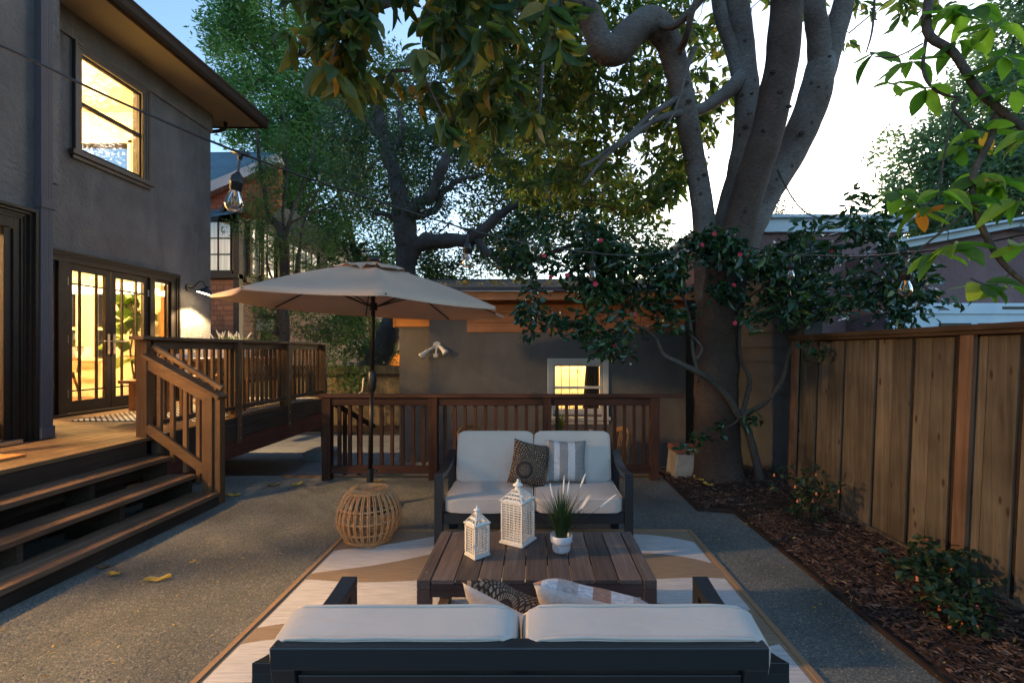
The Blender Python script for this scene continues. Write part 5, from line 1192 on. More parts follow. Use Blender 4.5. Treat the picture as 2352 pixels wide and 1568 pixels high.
# ------------------------------------------------------------ rug
def rug_mat():
    m, t, b = new_mat('rug_weave'); tc = N(t,'TexCoord'); sp = N(t,'SeparateXYZ'); t.links.new(tc.outputs['Object'], sp.inputs[0])
    def mth(op, a, b_=None, c=None):
        n = N(t,'Math',operation=op)
        for i,x in enumerate((a,b_,c)):
            if x is None: continue
            if isinstance(x,(int,float)): n.inputs[i].default_value = x
            else: t.links.new(x, n.inputs[i])
        return n.outputs[0]
    X, Y = sp.outputs[0], sp.outputs[1]
    jg = N(t,'TexNoise',i_Scale=120.0,i_Detail=1); t.links.new(tc.outputs['Object'], jg.inputs['Vector'])
    Yj = mth('ADD', Y, mth('MULTIPLY', mth('SUBTRACT', jg.outputs[0], .5), .012))
    wv = mth('MULTIPLY', mth('SINE', mth('MULTIPLY', X, 4.4)), .06)
    w_ = mth('ADD', mth('ADD', Yj, mth('MULTIPLY', mth('MULTIPLY', X, X), .2)), wv)
    a1 = mth('MULTIPLY', mth('GREATER_THAN', w_, 3.59), mth('LESS_THAN', w_, 3.95))
    low = mth('ADD', mth('ADD', mth('MULTIPLY', X, .12), 2.66), mth('MULTIPLY', mth('SINE', mth('MULTIPLY', X, 3.7)), .09))
    a2 = mth('MULTIPLY', mth('LESS_THAN', mth('ADD', Yj, mth('MULTIPLY', wv, .5)), 3.07), mth('GREATER_THAN', Yj, low))
    up3 = mth('ADD', 2.34, mth('MULTIPLY', mth('SINE', mth('ADD', mth('MULTIPLY', X, 4.6), 1.2)), .10))
    a3 = mth('MULTIPLY', mth('LESS_THAN', Yj, up3), mth('GREATER_THAN', Yj, mth('SUBTRACT', up3, .32)))
    a4 = mth('MULTIPLY', mth('LESS_THAN', Yj, 1.75), mth('GREATER_THAN', Yj, 1.2))
    al = mth('MINIMUM', mth('ADD', mth('ADD', a1, a2), mth('ADD', a3, a4)), 1)
    al = mth('MULTIPLY', al, mth('LESS_THAN', mth('ABSOLUTE', mth('ADD', X, .12)), 1.375))
    wx = N(t,'TexWave'); wx.bands_direction='X'; wx.inputs['Scale'].default_value=22; t.links.new(tc.outputs['Object'],wx.inputs['Vector'])
    nz = N(t,'TexNoise',i_Scale=1.0,i_Detail=4); v = coords(t,(30,4,1),False); 
    v = coords(t,(6,90,1),False); t.links.new(v, nz.inputs['Vector'])
    mx = N(t,'MixRGB'); t.links.new(al,mx.inputs[0]); mx.inputs[1].default_value=(.33,.235,.15,1); mx.inputs[2].default_value=(.64,.61,.58,1)
    ml = N(t,'MixRGB'); ml.blend_type='MULTIPLY'; ml.inputs[0].default_value=1; t.links.new(mx.outputs[0],ml.inputs[1]); t.links.new(ramp(t,nz.outputs[0],[(.3,(.8,.79,.77)),(.7,(1.12,1.12,1.12))]),ml.inputs[2])
    m2 = N(t,'MixRGB'); m2.blend_type='MULTIPLY'; m2.inputs[0].default_value=1; t.links.new(ml.outputs[0],m2.inputs[1]); t.links.new(ramp(t,wx.outputs[0],[(0,(.86,.86,.85)),(.5,(1.03,1.03,1.03))]),m2.inputs[2])
    t.links.new(m2.outputs[0], b.inputs['Base Color']); b.inputs['Roughness'].default_value=.95; bump(t,b,wx.outputs[0],.3,.002); return m
M['rug'] = rug_mat()
q = MB(); nx_, ny_ = 40, 44
for j in range(ny_+1):
    for i in range(nx_+1):
        x = -1.535+2.835*i/nx_; y = .6+3.32*j/ny_; e = max(0,1-min(i,nx_-i,j,ny_-j)/1.5)
        q.v.append((x,y,.008+.003*noise.noise(Vector((x*2,y*2,1)))-.003*e))
for j in range(ny_):
    for i in range(nx_): a = j*(nx_+1)+i; q.f.append((a,a+1,a+nx_+2,a+nx_+1)); q.m.append(0)
rg_ = root('outdoor_rug', (0,0,0), 'large tan outdoor rug with wavy off white bands under the sofas and table', 'rug')
q.build('rug_field', M['rug'], rg_, smooth=True)
M['binding'] = plain('rug_binding', (.36,.22,.12), .9)
q = MB(); q.box(-1.545,-1.515,.6,3.93,.003,.0145); q.box(1.28,1.31,.6,3.93,.003,.0145); q.box(-1.515,1.28,3.905,3.93,.003,.0145); q.build('binding', M['binding'], rg_)

# ------------------------------------------------------------ things on the deck
q = MB(); q.box(-4.62,-4.05,2.45,3.75,DZ+.002,DZ+.02); o = q.build('doormat', M['coir'], loc=(-4.3,3,DZ)); meta(o, 'orange coir doormat on the deck outside the near glass door', 'doormat')
m_, t_, b_ = new_mat('patterned_rug'); v_ = coords(t_, (1,1,1), False, 'XYZ')
mp = N(t_,'Mapping'); mp.inputs['Rotation'].default_value=(0,0,radians(45)); t_.links.new(v_, mp.inputs[0])
br = N(t_,'TexBrick'); br.offset=.5; t_.links.new(mp.outputs[0], br.inputs['Vector'])
for k_,q_ in (('Color1',(.6,.57,.5,1)),('Color2',(.6,.57,.5,1)),('Mortar',(.03,.03,.03,1)),('Scale',9.0),('Mortar Size',.09),('Brick Width',.9),('Row Height',.45)): br.inputs[k_].default_value=q_
t_.links.new(br.outputs[0], b_.inputs['Base Color']); b_.inputs['Roughness'].default_value=.95; M['drug']=m_
q = MB(); q.box(-5.55,-3.9,5.62,8.4,DZ+.002,DZ+.010); meta(q.build('deck_rug', M['drug'], loc=(-4.7,7,DZ)), 'black and white geometric rug on the raised deck', 'rug')
dt = root('dining_table', (-4.75,7.2,DZ), 'orange brown wooden dining table on the deck behind the railing', 'table')
q = MB()
for k in range(5): q.box(-5.1+.15*k,-4.955+.15*k,6.2,8.2,DZ+.70,DZ+.74)
q.build('tabletop', M['teak_y'], dt, bev=.003)
q = MB(); q.box(-5.06,-5.03,6.3,8.1,DZ+.60,DZ+.698); q.box(-4.44,-4.41,6.3,8.1,DZ+.60,DZ+.698); q.build('apron', M['teak_y'], dt)
for x in (-5.03,-4.5):
    for y in (6.35,8.0): q = MB(); q.box(x,x+.08,y,y+.08,DZ+.012,DZ+.698); q.build('leg', M['teak_y'], dt)
for x0, lab in ((-4.28,'long wooden bench on the railing side of the deck dining table'),(-5.62,'long wooden bench on the wall side of the deck dining table')):
    bn = root('bench', (x0+.15,7.2,DZ), lab, 'bench', 'benches at the deck dining table')
    q = MB(); q.box(x0,x0+.14,6.35,8.05,DZ+.40,DZ+.44); q.box(x0+.145,x0+.29,6.35,8.05,DZ+.40,DZ+.44); q.build('seat', M['teak_y'] if x0 < -5 else M['darkwood'], bn, bev=.003)
    for y in (6.5,7.85): 
        for xx in (x0+.02,x0+.21): q = MB(); q.box(xx,xx+.06,y,y+.06,DZ+.012,DZ+.398); q.build('leg', M['teak_y'], bn)
pl = root('planter_box', (-4.7,7.3,DZ+.74), 'white planter box of plumed grasses on the deck dining table', 'planter')
q = MB(); q.poly([(-4.82,6.95,DZ+.742),(-4.58,6.95,DZ+.742),(-4.56,6.95,DZ+.90),(-4.84,6.95,DZ+.90)], (0,.75,0)); q.build('box', M['pot'], pl, bev=.006)
q = MB()
for y in (7.05,7.3,7.55): grass_mb(q, (-4.7,y,DZ+.89), 40, .24, .8, .008, 5, .5, .06)
q.build('blades', M['grass_light'], pl)
for k in range(14):
    a = Vector((-4.7,random.uniform(7.0,7.6),DZ+.9)); b = a+Vector((random.uniform(-.09,.09),random.uniform(-.13,.13),random.uniform(.10,.17))); plume(a, b, .11, pl, .013)
q = MB()
for k in range(5): q.box(-4.93,-4.72,6.35,6.6,DZ+.742+.012*k,DZ+.752+.012*k)
meta(q.build('paper_stack', M['pot'], loc=(-4.8,6.5,DZ+.74)), 'low stack of white trays on the near end of the deck dining table', 'tray')
# the patio dining corner
def patio_chair(c, rz, label):
    r = root('folding_chair', c, label, 'chair', 'teak folding chairs on the sunken patio')
    def B(nm, fn, mat=M['teak_z']):
        q = MB(); fn(q); q.build(nm, mat, r, bev=.003)
    x,y,z = c
    B('seat', lambda q: [q.box(x-.21,x+.21,y-.2+.08*k,y-.13+.08*k,z+.42,z+.44) for k in range(5)])
    for sx in (-1,1):
        B('leg', lambda q: q.beam((x+sx*.22,y-.2,z+.012),(x+sx*.22,y+.2,z+.58),.025,.035)); B('leg', lambda q: q.beam((x+sx*.19,y+.22,z+.012),(x+sx*.19,y-.15,z+.42),.025,.035))
    def back(q):
        pts = [Vector(p) for p in crom([(x-.22,y+.22,z+.84),(x-.1,y+.25,z+.875),(x+.1,y+.25,z+.875),(x+.22,y+.22,z+.84)],4)]
        for a,b in zip(pts[:-1],pts[1:]): q.beam(a,b,.025,.06)
        for k in range(6): q.beam((x-.15+.06*k,y+.19,z+.50),(x-.15+.06*k,y+.24,z+.84),.018,.012,up=(0,1,0))
        for sx in (-1,1): q.beam((x+sx*.22,y+.18,z+.42),(x+sx*.22,y+.235,z+.85),.025,.035)
        q.beam((x-.2,y+.19,z+.49),(x+.2,y+.19,z+.49),.025,.04)
    B('backrest', back)
    r.rotation_euler = (0,0,rz); return r
patio_chair((1.00,6.40,PZ), radians(-80), 'teak slatted chair at the right end of the patio table under the window')
patio_chair((-.72,6.5,PZ), radians(60), 'dark topped teak chair at the left of the patio table behind the railing')
pillow('chair_pillow', [M['stripe2'],M['pback']], (.86,6.36,.22), (.20,.20), (radians(85),0,radians(-60)), 'white patterned pillow on the right hand patio chair', T=.06, n=12)['group'] = 'pillows on the patio chairs'
pillow('chair_pillow', [M['pback'],M['pback']], (-.60,6.42,.20), (.20,.20), (radians(85),0,radians(50)), 'plain white pillow on the left hand patio chair', T=.06, n=12)['group'] = 'pillows on the patio chairs'
pt_ = root('patio_table', (.3,6.4,PZ), 'round wooden dining table on the sunken patio under the white window', 'table')
q = MB(); q.lathe((.3,6.4,PZ),[(.0,.71),(.45,.71),(.46,.72),(.45,.74),(0,.74)],32); q.build('tabletop', M['teak_y'], pt_)
for k in range(4):
    a = k*pi/2+.78; q = MB(); q.beam((.3+.3*cos(a),6.4+.3*sin(a),PZ+.012),(.3+.25*cos(a),6.4+.25*sin(a),PZ+.71),.05,.05); q.build('leg', M['teak_z'], pt_)
pp = root('patio_plant', (.35,6.35,PZ+.74), 'bright green spiky grass in a small white pot on the patio table', 'potted plant')
q = MB(); q.lathe((.35,6.35,PZ+.741),[(.0,0),(.055,0),(.07,.12),(.062,.12),(.055,.1),(0,.1)],20); q.build('pot', M['pot'], pp, smooth=True)
q = MB(); grass_mb(q,(.35,6.35,PZ+.84),90,.38,1.1,.012,6,.4,.03); q.build('blades', M['grass_light'], pp)
q = MB(); q.lathe((.20,6.3,PZ+.741),[(.0,0),(.045,0),(.05,.03),(.05,.15),(.042,.16),(.04,.02),(0,.02)],18); meta(q.build('dark_cup', M['black'], loc=(.2,6.3,PZ+.74), smooth=True), 'black candle cup beside the white plant pot on the patio table', 'cup')
q = MB(); q.lathe((.62,6.3,PZ+.741),[(.0,0),(.05,0),(.11,.03),(.115,.045),(.11,.045),(.05,.012),(0,.012)],24); meta(q.build('bowl', M['pot'], loc=(.62,6.3,PZ+.74), smooth=True), 'shallow pale bowl at the right of the patio table', 'bowl')
# grass tuft below the railing
gt_ = MB(); c0 = P(903,1098,5.75); grass_mb(gt_, (-1.72,5.78,PZ+.02), 150, .62, .75, .010, 6, .5, .08)
meta(gt_.build('grass_tuft', M['grass_light'], loc=(-1.72,5.78,PZ)), 'low tuft of green grass under the patio railing right of the umbrella pole', 'plant')

# ------------------------------------------------------------ string lights
wire = [(-160,60,1.35),(0,105,1.42),(270,232,1.50),(553,352,1.62),(800,440,1.95),(1075,527,2.50),(1220,560,2.95),(1362,581,3.45),(1460,586,3.9),(1553,577,4.4),(1620,565,4.8),(1668,553,5.02)]
wire2 = [(1668,553,5.02),(1740,572,4.3),(1818,583,3.7),(1950,589,2.75),(2082,581,2.2),(2220,564,1.95),(2352,538,1.8),(2500,500,1.65)]
wr = root('light_cable', P(1668,553,5.02), 'dark cable of the string lights sagging past the house to the tree trunk', 'cable')
for wv_ in (wire, wire2):
    pts = [Vector(p) for p in crom([tuple(P(*a)) for a in wv_], 8)]; q = MB(); q.tube(pts, .0042, 8); q.build('cable', M['black'], wr, smooth=True)
bulbs = [(553,352,1.62,'nearest and largest clear bulb on the string lights, in front of the house wall corner'),
 (1075,527,2.50,'clear string light bulb hanging above the umbrella against the oak trunk branch'),
 (1362,581,3.45,'clear string light bulb hanging over the garage eave among the camellia leaves'),
 (1553,577,4.4,'small clear bulb hanging just left of the big tree trunk'),
 (1672,556,4.98,'small clear bulb hanging against the big tree trunk'),
 (1818,583,3.7,'clear bulb hanging between the big trunk and the mauve house'),
 (2082,581,2.2,'large clear bulb hanging in front of the mauve neighbour house'),
 (2322,546,6.2,'tiny clear bulb at the far right under the pale gable trim')]
for x,y,Y,lab in bulbs:
    p = P(x,y,Y); s_ = root('string_light_bulb', p, lab, 'light bulb', 'clear bulbs of the string lights')
    tilt = Matrix.Rotation(radians(8 if Y < 2 else 2), 3, 'Y')
    def xf(mb): mb.v = [tuple(tilt @ Vector(v)+p) for v in mb.v]; return mb
    k = 1.0
    q = MB(); q.tube([Vector((-.028,0,.003)),Vector((.028,0,-.003))], .0085, 10); q.tube([Vector((0,0,0)),Vector((0,0,-.022))], [.009,.007], 10); q.tube([Vector((.004+.008*cos(a),0,.012+.008*sin(a))) for a in np.linspace(-.6,3.7,9)], .0018, 6); xf(q).build('connector', M['black'], s_, smooth=True)
    q = MB(); q.tube([Vector((0,0,-.02)),Vector((0,0,-.075))], .0038, 8); xf(q).build('drop_wire', M['black'], s_)
    q = MB(); q.lathe((0,0,0),[(.006,-.065),(.010,-.072),(.0185,-.082),(.0195,-.095),(.0215,-.097),(.0215,-.104),(.0195,-.106),(.0195,-.128),(.015,-.130),(0,-.128)],20); xf(q).build('socket', M['black'], s_, smooth=True)
    q = MB(); q.lathe((0,0,0),[(.013,-.124),(.0165,-.135),(.023,-.150),(.0275,-.165),(.0285,-.178),(.024,-.192),(.015,-.201),(0,-.205)],24); xf(q).build('glass_bulb', M['bulb'], s_, smooth=True)
    q = MB(); q.tube([Vector((0,0,-.127)),Vector((0,0,-.150))], [.006,.003], 8)
    for a in range(5): q.tube([Vector((.010*cos(a*1.25),.010*sin(a*1.25),-.150)),Vector((.008*cos(a*1.25+.6),.008*sin(a*1.25+.6),-.178))], .0007, 4)
    xf(q).build('filament', M['filament'], s_)
q = MB(); p = P(1668,553,5.0); q.tube([p+Vector((0,.06,.10)),p+Vector((.0,-.02,.05)),p+Vector((0,-.03,0)),p+Vector((0,0,-.015))], .006, 6); meta(q.build('cable_hook', M['downspout'], loc=tuple(p)), 'small metal hook holding the light cable on the big trunk', 'hook')

# ------------------------------------------------------------ big magnolia
mg = root('magnolia_tree', (2.1,5.42,0), 'large multi stemmed magnolia with smooth grey limbs and drooping yellowing leaves', 'tree')
q = MB(); q.cm = 0; wood_nodes = []
def L_(vp, n=16, wob=.015, k=6): 
    p_, r_ = limb(q, vp, n, wob, k); wood_nodes.extend(p_[::2]); return p_
L_([(1648,1125,5.42,.33),(1648,1085,5.42,.275),(1646,1000,5.42,.25),(1645,900,5.42,.243),(1646,800,5.42,.24),(1650,700,5.42,.25),(1662,620,5.42,.26),(1672,560,5.42,.23)], 26); q.m = [1]*len(q.f)
L_([(1640,690,5.42,.2),(1622,590,5.45,.155),(1616,500,5.45,.125),(1598,380,5.4,.118),(1575,260,5.3,.12),(1556,170,5.2,.125),(1535,95,5.1,.14),(1500,52,5.0,.15),(1455,70,4.95,.155),(1418,112,4.9,.16),(1385,105,4.85,.145),(1362,55,4.8,.115),(1335,-10,4.7,.11),(1300,-90,4.5,.10)], 20, .012)
L_([(1650,690,5.5,.2),(1662,560,5.55,.16),(1684,450,5.6,.14),(1708,340,5.6,.14),(1716,230,5.6,.145),(1708,120,5.6,.13),(1696,30,5.5,.13),(1690,-60,5.4,.12)], 20)
q.cm = 1
L_([(1655,690,5.35,.2),(1690,560,5.25,.175),(1712,460,5.15,.17),(1748,350,5.05,.165),(1778,240,5.0,.165),(1797,120,4.95,.165),(1806,20,4.9,.16),(1812,-80,4.8,.15)], 22); q.cm = 0
L_([(1660,690,5.5,.2),(1705,560,5.6,.185),(1755,450,5.65,.18),(1815,350,5.65,.175),(1858,260,5.6,.175),(1882,170,5.52,.165),(1893,115,5.5,.13),(1896,95,5.5,.08)], 22)
L_([(1872,235,5.62,.12),(1884,160,5.52,.135),(1880,90,5.42,.125),(1873,30,5.35,.118),(1866,-60,5.3,.11)], 16); L_([(1872,235,5.62,.12),(1897,150,5.52,.135),(1915,90,5.44,.122),(1932,30,5.4,.115),(1952,-60,5.3,.11)], 16)
L_([(1712,190,5.6,.12),(1680,110,5.6,.085),(1655,30,5.5,.08),(1645,-60,5.4,.08)], 14)
L_([(1708,170,5.6,.10),(1680,205,5.5,.085),(1640,232,5.4,.075),(1600,255,5.3,.06),(1540,262,5.2,.04),(1470,300,5.1,.03),(1400,352,5.0,.022),(1335,430,4.9,.014)], 12, .02)
L_([(1590,215,5.3,.05),(1540,232,5.2,.035),(1470,285,5.1,.028),(1380,360,5.0,.018),(1330,380,4.9,.012)], 10, .03)
L_([(1500,45,5.0,.06),(1545,60,4.8,.04),(1600,10,4.6,.035),(1640,-40,4.5,.03)], 10)
L_([(1560,120,5.1,.04),(1575,90,4.8,.035),(1590,30,4.6,.03),(1610,-30,4.5,.025)], 10)
L_([(1350,20,4.7,.06),(1260,-10,4.3,.045),(1160,40,3.9,.032),(1070,100,3.6,.024),(980,150,3.3,.018),(900,170,3.1,.012)], 10, .03)
L_([(1300,-60,4.5,.08),(1150,-80,3.9,.06),(980,-40,3.4,.045),(820,40,3.0,.03),(720,90,2.8,.018),(670,130,2.7,.01)], 10, .03)
L_([(1335,0,4.7,.05),(1300,60,4.4,.03),(1255,130,4.2,.02),(1240,220,4.0,.013),(1235,330,3.9,.008)], 8, .03)
L_([(1595,110,5.0,.03),(1580,150,4.9,.022),(1560,230,4.8,.015),(1525,300,4.7,.01)], 8)
for vp in ([(1588,420,5.35,.035),(1592,600,5.3,.0)] ,): pass
q.build('trunk', [M['bark_mag'], M['bark_brown']], mg, smooth=True)
M['knot'] = plain('bark_knot', (.03,.022,.018), .9)
for kx,ky,kY,kr_ in ((1576,190,5.2,.12),(1583,232,5.25,.12),(1597,297,5.35,.118),(1603,343,5.4,.118),(1618,401,5.4,.12),(1727,215,5.6,.145),(1722,262,5.6,.143),(1712,292,5.6,.14),(1775,165,5.0,.165),(1792,212,5.0,.165),(1752,300,5.03,.165),(1905,130,5.45,.16),(1880,200,5.5,.175),(1842,305,5.6,.175),(1812,245,4.97,.165)):
    kb = MB(); c_ = P(kx,ky,kY-kr_*.96); rr_ = random.uniform(.009,.017)
    kb.lathe((0,0,0),[(rr_*1.9,0),(rr_*1.5,.010),(rr_,.013),(rr_*.5,.004),(0,.002)],10); kb.v = [(c_.x+a*1.3, c_.y-c2*1.0, c_.z+b2*.8) for a,b2,c2 in kb.v]
    kb.build('knot', M['knot'] if kY < 5.05 else M['bark_brown'], mg, smooth=True)
M['leaf_mag'] = leafmat('magnolia_leaf', [(0,(.03,.08,.045)),(.4,(.07,.115,.04)),(.64,(.16,.18,.05)),(.78,(.34,.24,.055)),(.90,(.58,.33,.07)),(1,(.28,.10,.03))], .42, .5)
M['leaf_mag2'] = leafmat('magnolia_leaf_green', [(0,(.045,.10,.035)),(.45,(.10,.15,.04)),(.75,(.19,.20,.05)),(.90,(.40,.27,.06)),(1,(.42,.16,.05))], .45, .55)
near = [(640,-200),(1330,-200),(1300,60),(1290,150),(1290,210),(1260,260),(1180,260),(1100,330),(1060,300),(1000,290),(950,230),(860,215),(780,200),(700,160),(655,110)]
c1 = region(near, 2.5, 3.7, 235, .47, 1.5)
mid = [(1000,-150),(1560,-150),(1590,100),(1590,300),(1570,450),(1480,480),(1400,420),(1300,440),(1200,420),(1100,330),(1020,250)]
c2 = region(mid, 5.35, 6.6, 760, .42, 1.4)
far = [(1180,100),(1600,60),(1600,300),(1575,440),(1500,520),(1400,500),(1290,470),(1180,450)]
c3 = region(far, 6.5, 8.2, 520, .42, 1.2)
c4 = region([(1600,-150),(1700,-150),(1690,150),(1650,330),(1600,430)], 6.2, 7.2, 60)+region([(1740,-120),(2260,-150),(2180,30),(2020,20),(1960,110),(1940,60),(1900,40),(1760,40)], 5.8, 7.2, 60, .45)
c5 = region([(200,-1300),(2300,-1300),(2300,-180),(640,-180),(400,-500)], 2.2, 5.5, 260, .45)  # overhead crown out of view, added to block light from the sky
c3 += region([(1000,-100),(1350,-100),(1370,150),(1250,330),(1180,420),(1080,360),(1020,250)], 5.5, 7.5, 200, .42, 1.3)
twigs = MB(); grow(twigs, wood_nodes, c1+c2, .016, .004, 5, 1.6); grow(twigs, wood_nodes, c3+c4, .014, .004, 5, 1.6)
twigs.build('twigs', M['twig'], mg)
foliate('crown', M['leaf_mag'], mg, c1, 8, .145, .060, .13, .8, .3, whorl=True, kind='fine', tints=lambda c, r: np.clip(c*.25+r**1.35*.72, 0, 1))
foliate('crown', M['leaf_mag2'], mg, c2+c3, 8, .135, .052, .2, .65, .3, whorl=True, tints=lambda c, r: np.clip(c*.35+r*.62, 0, 1))
foliate('crown', M['leaf_mag2'], mg, c4+c5, 9, .17, .07, .2, .65, .3, whorl=True, tints=lambda c, r: np.clip(c*.35+r*.62, 0, 1))

# ------------------------------------------------------------ overhanging branch at the right
ob = root('overhanging_branch', tuple(P(2352,640,1.9)), 'near dark branch with big light green leaves hanging in at the right edge', 'branch')
q = MB(); nodes = []
for vp in ([(2145,-60,2.1,.020),(2130,70,2.05,.019),(2190,120,2.0,.017),(2240,200,1.95,.016),(2300,255,1.9,.015),(2400,330,1.85,.014)],
           [(2290,262,1.92,.013),(2275,320,1.9,.012),(2235,400,1.88,.012),(2240,480,1.87,.011),(2275,560,1.85,.011),(2320,620,1.84,.010),(2400,680,1.82,.010)],
           [(2135,50,2.05,.008),(2120,160,2.05,.007),(2150,210,2.03,.006),(2200,225,2.0,.005)],
           [(2205,225,1.98,.007),(2190,250,1.97,.007),(2235,300,1.95,.006),(2250,360,1.94,.004)],
           [(2190,250,1.97,.004),(2170,350,1.95,.004),(2150,460,1.93,.003)],[(2240,480,1.87,.006),(2180,520,1.87,.005),(2130,560,1.86,.004),(2080,600,1.86,.003)],
           [(2010,-60,2.3,.006),(2005,60,2.25,.005),(1990,120,2.2,.003)],[(2120,100,2.05,.004),(2060,130,2.1,.003),(2010,130,2.15,.002)],
           [(2330,620,1.84,.004),(2280,655,1.84,.003),(2230,640,1.83,.003)],[(2240,470,1.88,.004),(2170,440,1.9,.003),(2130,470,1.9,.002)]):
    p_, r_ = limb(q, vp, 9, .004, 5); nodes += p_
q.build('branch_wood', M['twig'], ob, smooth=True)
M['leaf_light'] = leafmat('light_green_leaf', [(0,(.045,.11,.02)),(.55,(.12,.21,.03)),(.94,(.26,.36,.05)),(.98,(.45,.20,.03)),(1,(.6,.07,.02))], .5, .6, .4, 1.6)
whs = [(2010,120,2.2,5),(2055,190,2.2,4),(2090,140,2.1,6),(2130,200,2.05,6),(2165,30,2.05,8),(2230,20,2.0,8),(2280,60,1.95,8),(2300,130,1.9,8),(2330,200,1.85,7),(2220,190,2.0,5),(2260,300,1.92,6),(2210,330,1.95,4),
       (2060,440,1.98,7),(2110,480,1.95,7),(2160,440,1.9,6),(2200,470,1.88,6),(2250,400,1.88,8),(2300,420,1.85,8),(2340,460,1.8,8),(2190,560,1.86,6),(2150,580,1.9,5),(2255,650,1.83,6),(2340,560,1.8,5),(2320,660,1.84,4),(2380,300,1.8,8),(2200,90,2.0,6)]
pos=[];dr=[];nm=[]
for x,y,Y,n in whs:
    c = P(x,y,Y); a0 = random.uniform(0,6)
    for k in range(n):
        a = a0+k*2*pi/n+random.uniform(-.25,.25); d = Vector((cos(a),sin(a)*.75,random.uniform(-.75,.05))); pos.append(tuple(c+d*.01)); dr.append(tuple(d)); nm.append((random.uniform(-.5,.5),random.uniform(-.7,.1),.8))
n = len(pos)
leaves('foliage', M['leaf_light'], ob, np.array(pos), np.array(dr), np.array(nm), 0.118*(1+.22*rng.normal(size=n)).clip(.5,1.4), .050*(1+.15*rng.normal(size=n)), rng.random(n)*.99, 'fine')
tw = MB(); grow(tw, nodes, [P(x,y,Y) for x,y,Y,n in whs], .004, .002, 5, 1.0, .02); tw.build('twigs', M['twig'], ob)

# ------------------------------------------------------------ camellia
cm = root('camellia_tree', (2.53,5.24,0), 'small camellia tree with glossy dark leaves and pink flowers in front of the big trunk', 'tree')
q = MB(); cn = []
for vp in ([(1750,1125,5.22,.055),(1738,1060,5.22,.045),(1718,990,5.2,.042),(1700,960,5.18,.042),(1675,915,5.1,.038),(1640,880,5.05,.034),(1605,855,5.0,.032),(1570,838,4.95,.028),(1525,815,4.9,.022),(1505,775,4.85,.020),(1470,750,4.8,.014),(1400,735,4.75,.009)],
           [(1702,955,5.18,.03),(1715,915,5.2,.026),(1722,870,5.2,.024),(1700,820,5.2,.02),(1698,760,5.2,.018),(1710,690,5.1,.014)],
           [(1700,955,5.18,.03),(1755,925,5.1,.026),(1795,875,5.05,.024),(1810,815,5.0,.022),(1836,765,4.95,.02),(1880,730,4.8,.014),(1980,700,4.6,.009)],
           [(1605,858,5.0,.026),(1590,800,5.0,.02),(1583,735,5.0,.018),(1560,660,4.9,.012),(1500,600,4.8,.008)],
           [(1605,855,5.0,.02),(1600,830,4.98,.018),(1612,800,4.98,.016),(1585,770,4.95,.013)],
           [(1700,960,5.15,.014),(1680,975,5.0,.010),(1650,985,4.9,.006),(1600,990,4.8,.004)],[(1700,957,5.15,.012),(1730,960,5.0,.008)],
           [(1698,700,5.1,.012),(1780,640,4.9,.010),(1880,580,4.8,.008),(1980,530,4.7,.006)],
           [(1836,765,4.95,.012),(1900,660,4.6,.010),(2050,640,4.2,.007),(2150,670,4.1,.005)],
           [(1785,390,5.3,.012),(1800,420,5.2,.010),(1840,480,5.0,.008),(1880,500,4.9,.006),(1940,520,4.8,.004)]):
    p_, r_ = limb(q, vp, 10, .012, 5); cn += p_
q.build('trunk', M['bark_cam'], cm, smooth=True)
M['leaf_cam'] = leafmat('camellia_leaf', [(0,(.014,.045,.026)),(.6,(.024,.07,.03)),(.88,(.06,.12,.03)),(1,(.18,.2,.04))], .19, .15, .6)
k1 = region([(1140,540),(1230,480),(1330,480),(1420,560),(1500,560),(1560,600),(1560,740),(1520,770),(1440,745),(1430,790),(1400,815),(1350,800),(1310,750),(1250,760),(1190,780),(1165,755),(1200,690),(1220,640),(1130,610)], 4.2, 5.1, 290, .50, 2.4)
k2 = region([(1560,560),(1640,530),(1700,560),(1700,680),(1640,690),(1560,760)], 4.6, 5.0, 70, .45, 2)
k3 = region([(1700,600),(1800,560),(1860,500),(1960,440),(2040,470),(2080,560),(2150,640),(2210,680),(2130,745),(2040,740),(1960,700),(1880,740),(1780,730),(1720,760),(1700,700)], 3.9, 4.9, 250, .50, 2.2)
k4 = [P(1590,1005,4.8),P(1610,995,4.8),P(1640,990,4.85),P(1655,985,4.85),P(1580,1020,4.8),P(1735,960,4.95),P(1720,955,4.95),P(1865,812,4.3),P(1880,810,4.3),P(1440,815,4.7),P(1420,820,4.7)]
tw = MB(); grow(tw, cn, k1+k2+k3+k4, .008, .0025, 5, 1.2, .03); tw.build('twigs', M['bark_cam'], cm)
foliate('crown', M['leaf_cam'], cm, k1+k2+k3+k4, 9, .098, .05, .11, .45, .5, kind='big', lv=.2, tints=lambda c, r: np.clip(c*.3+r*.68,0,1))
M['petal'] = noisy('pink_petal', (.55,.02,.06), (.75,.08,.14), 30, .6, 0)
M['petal2'] = M['petal']
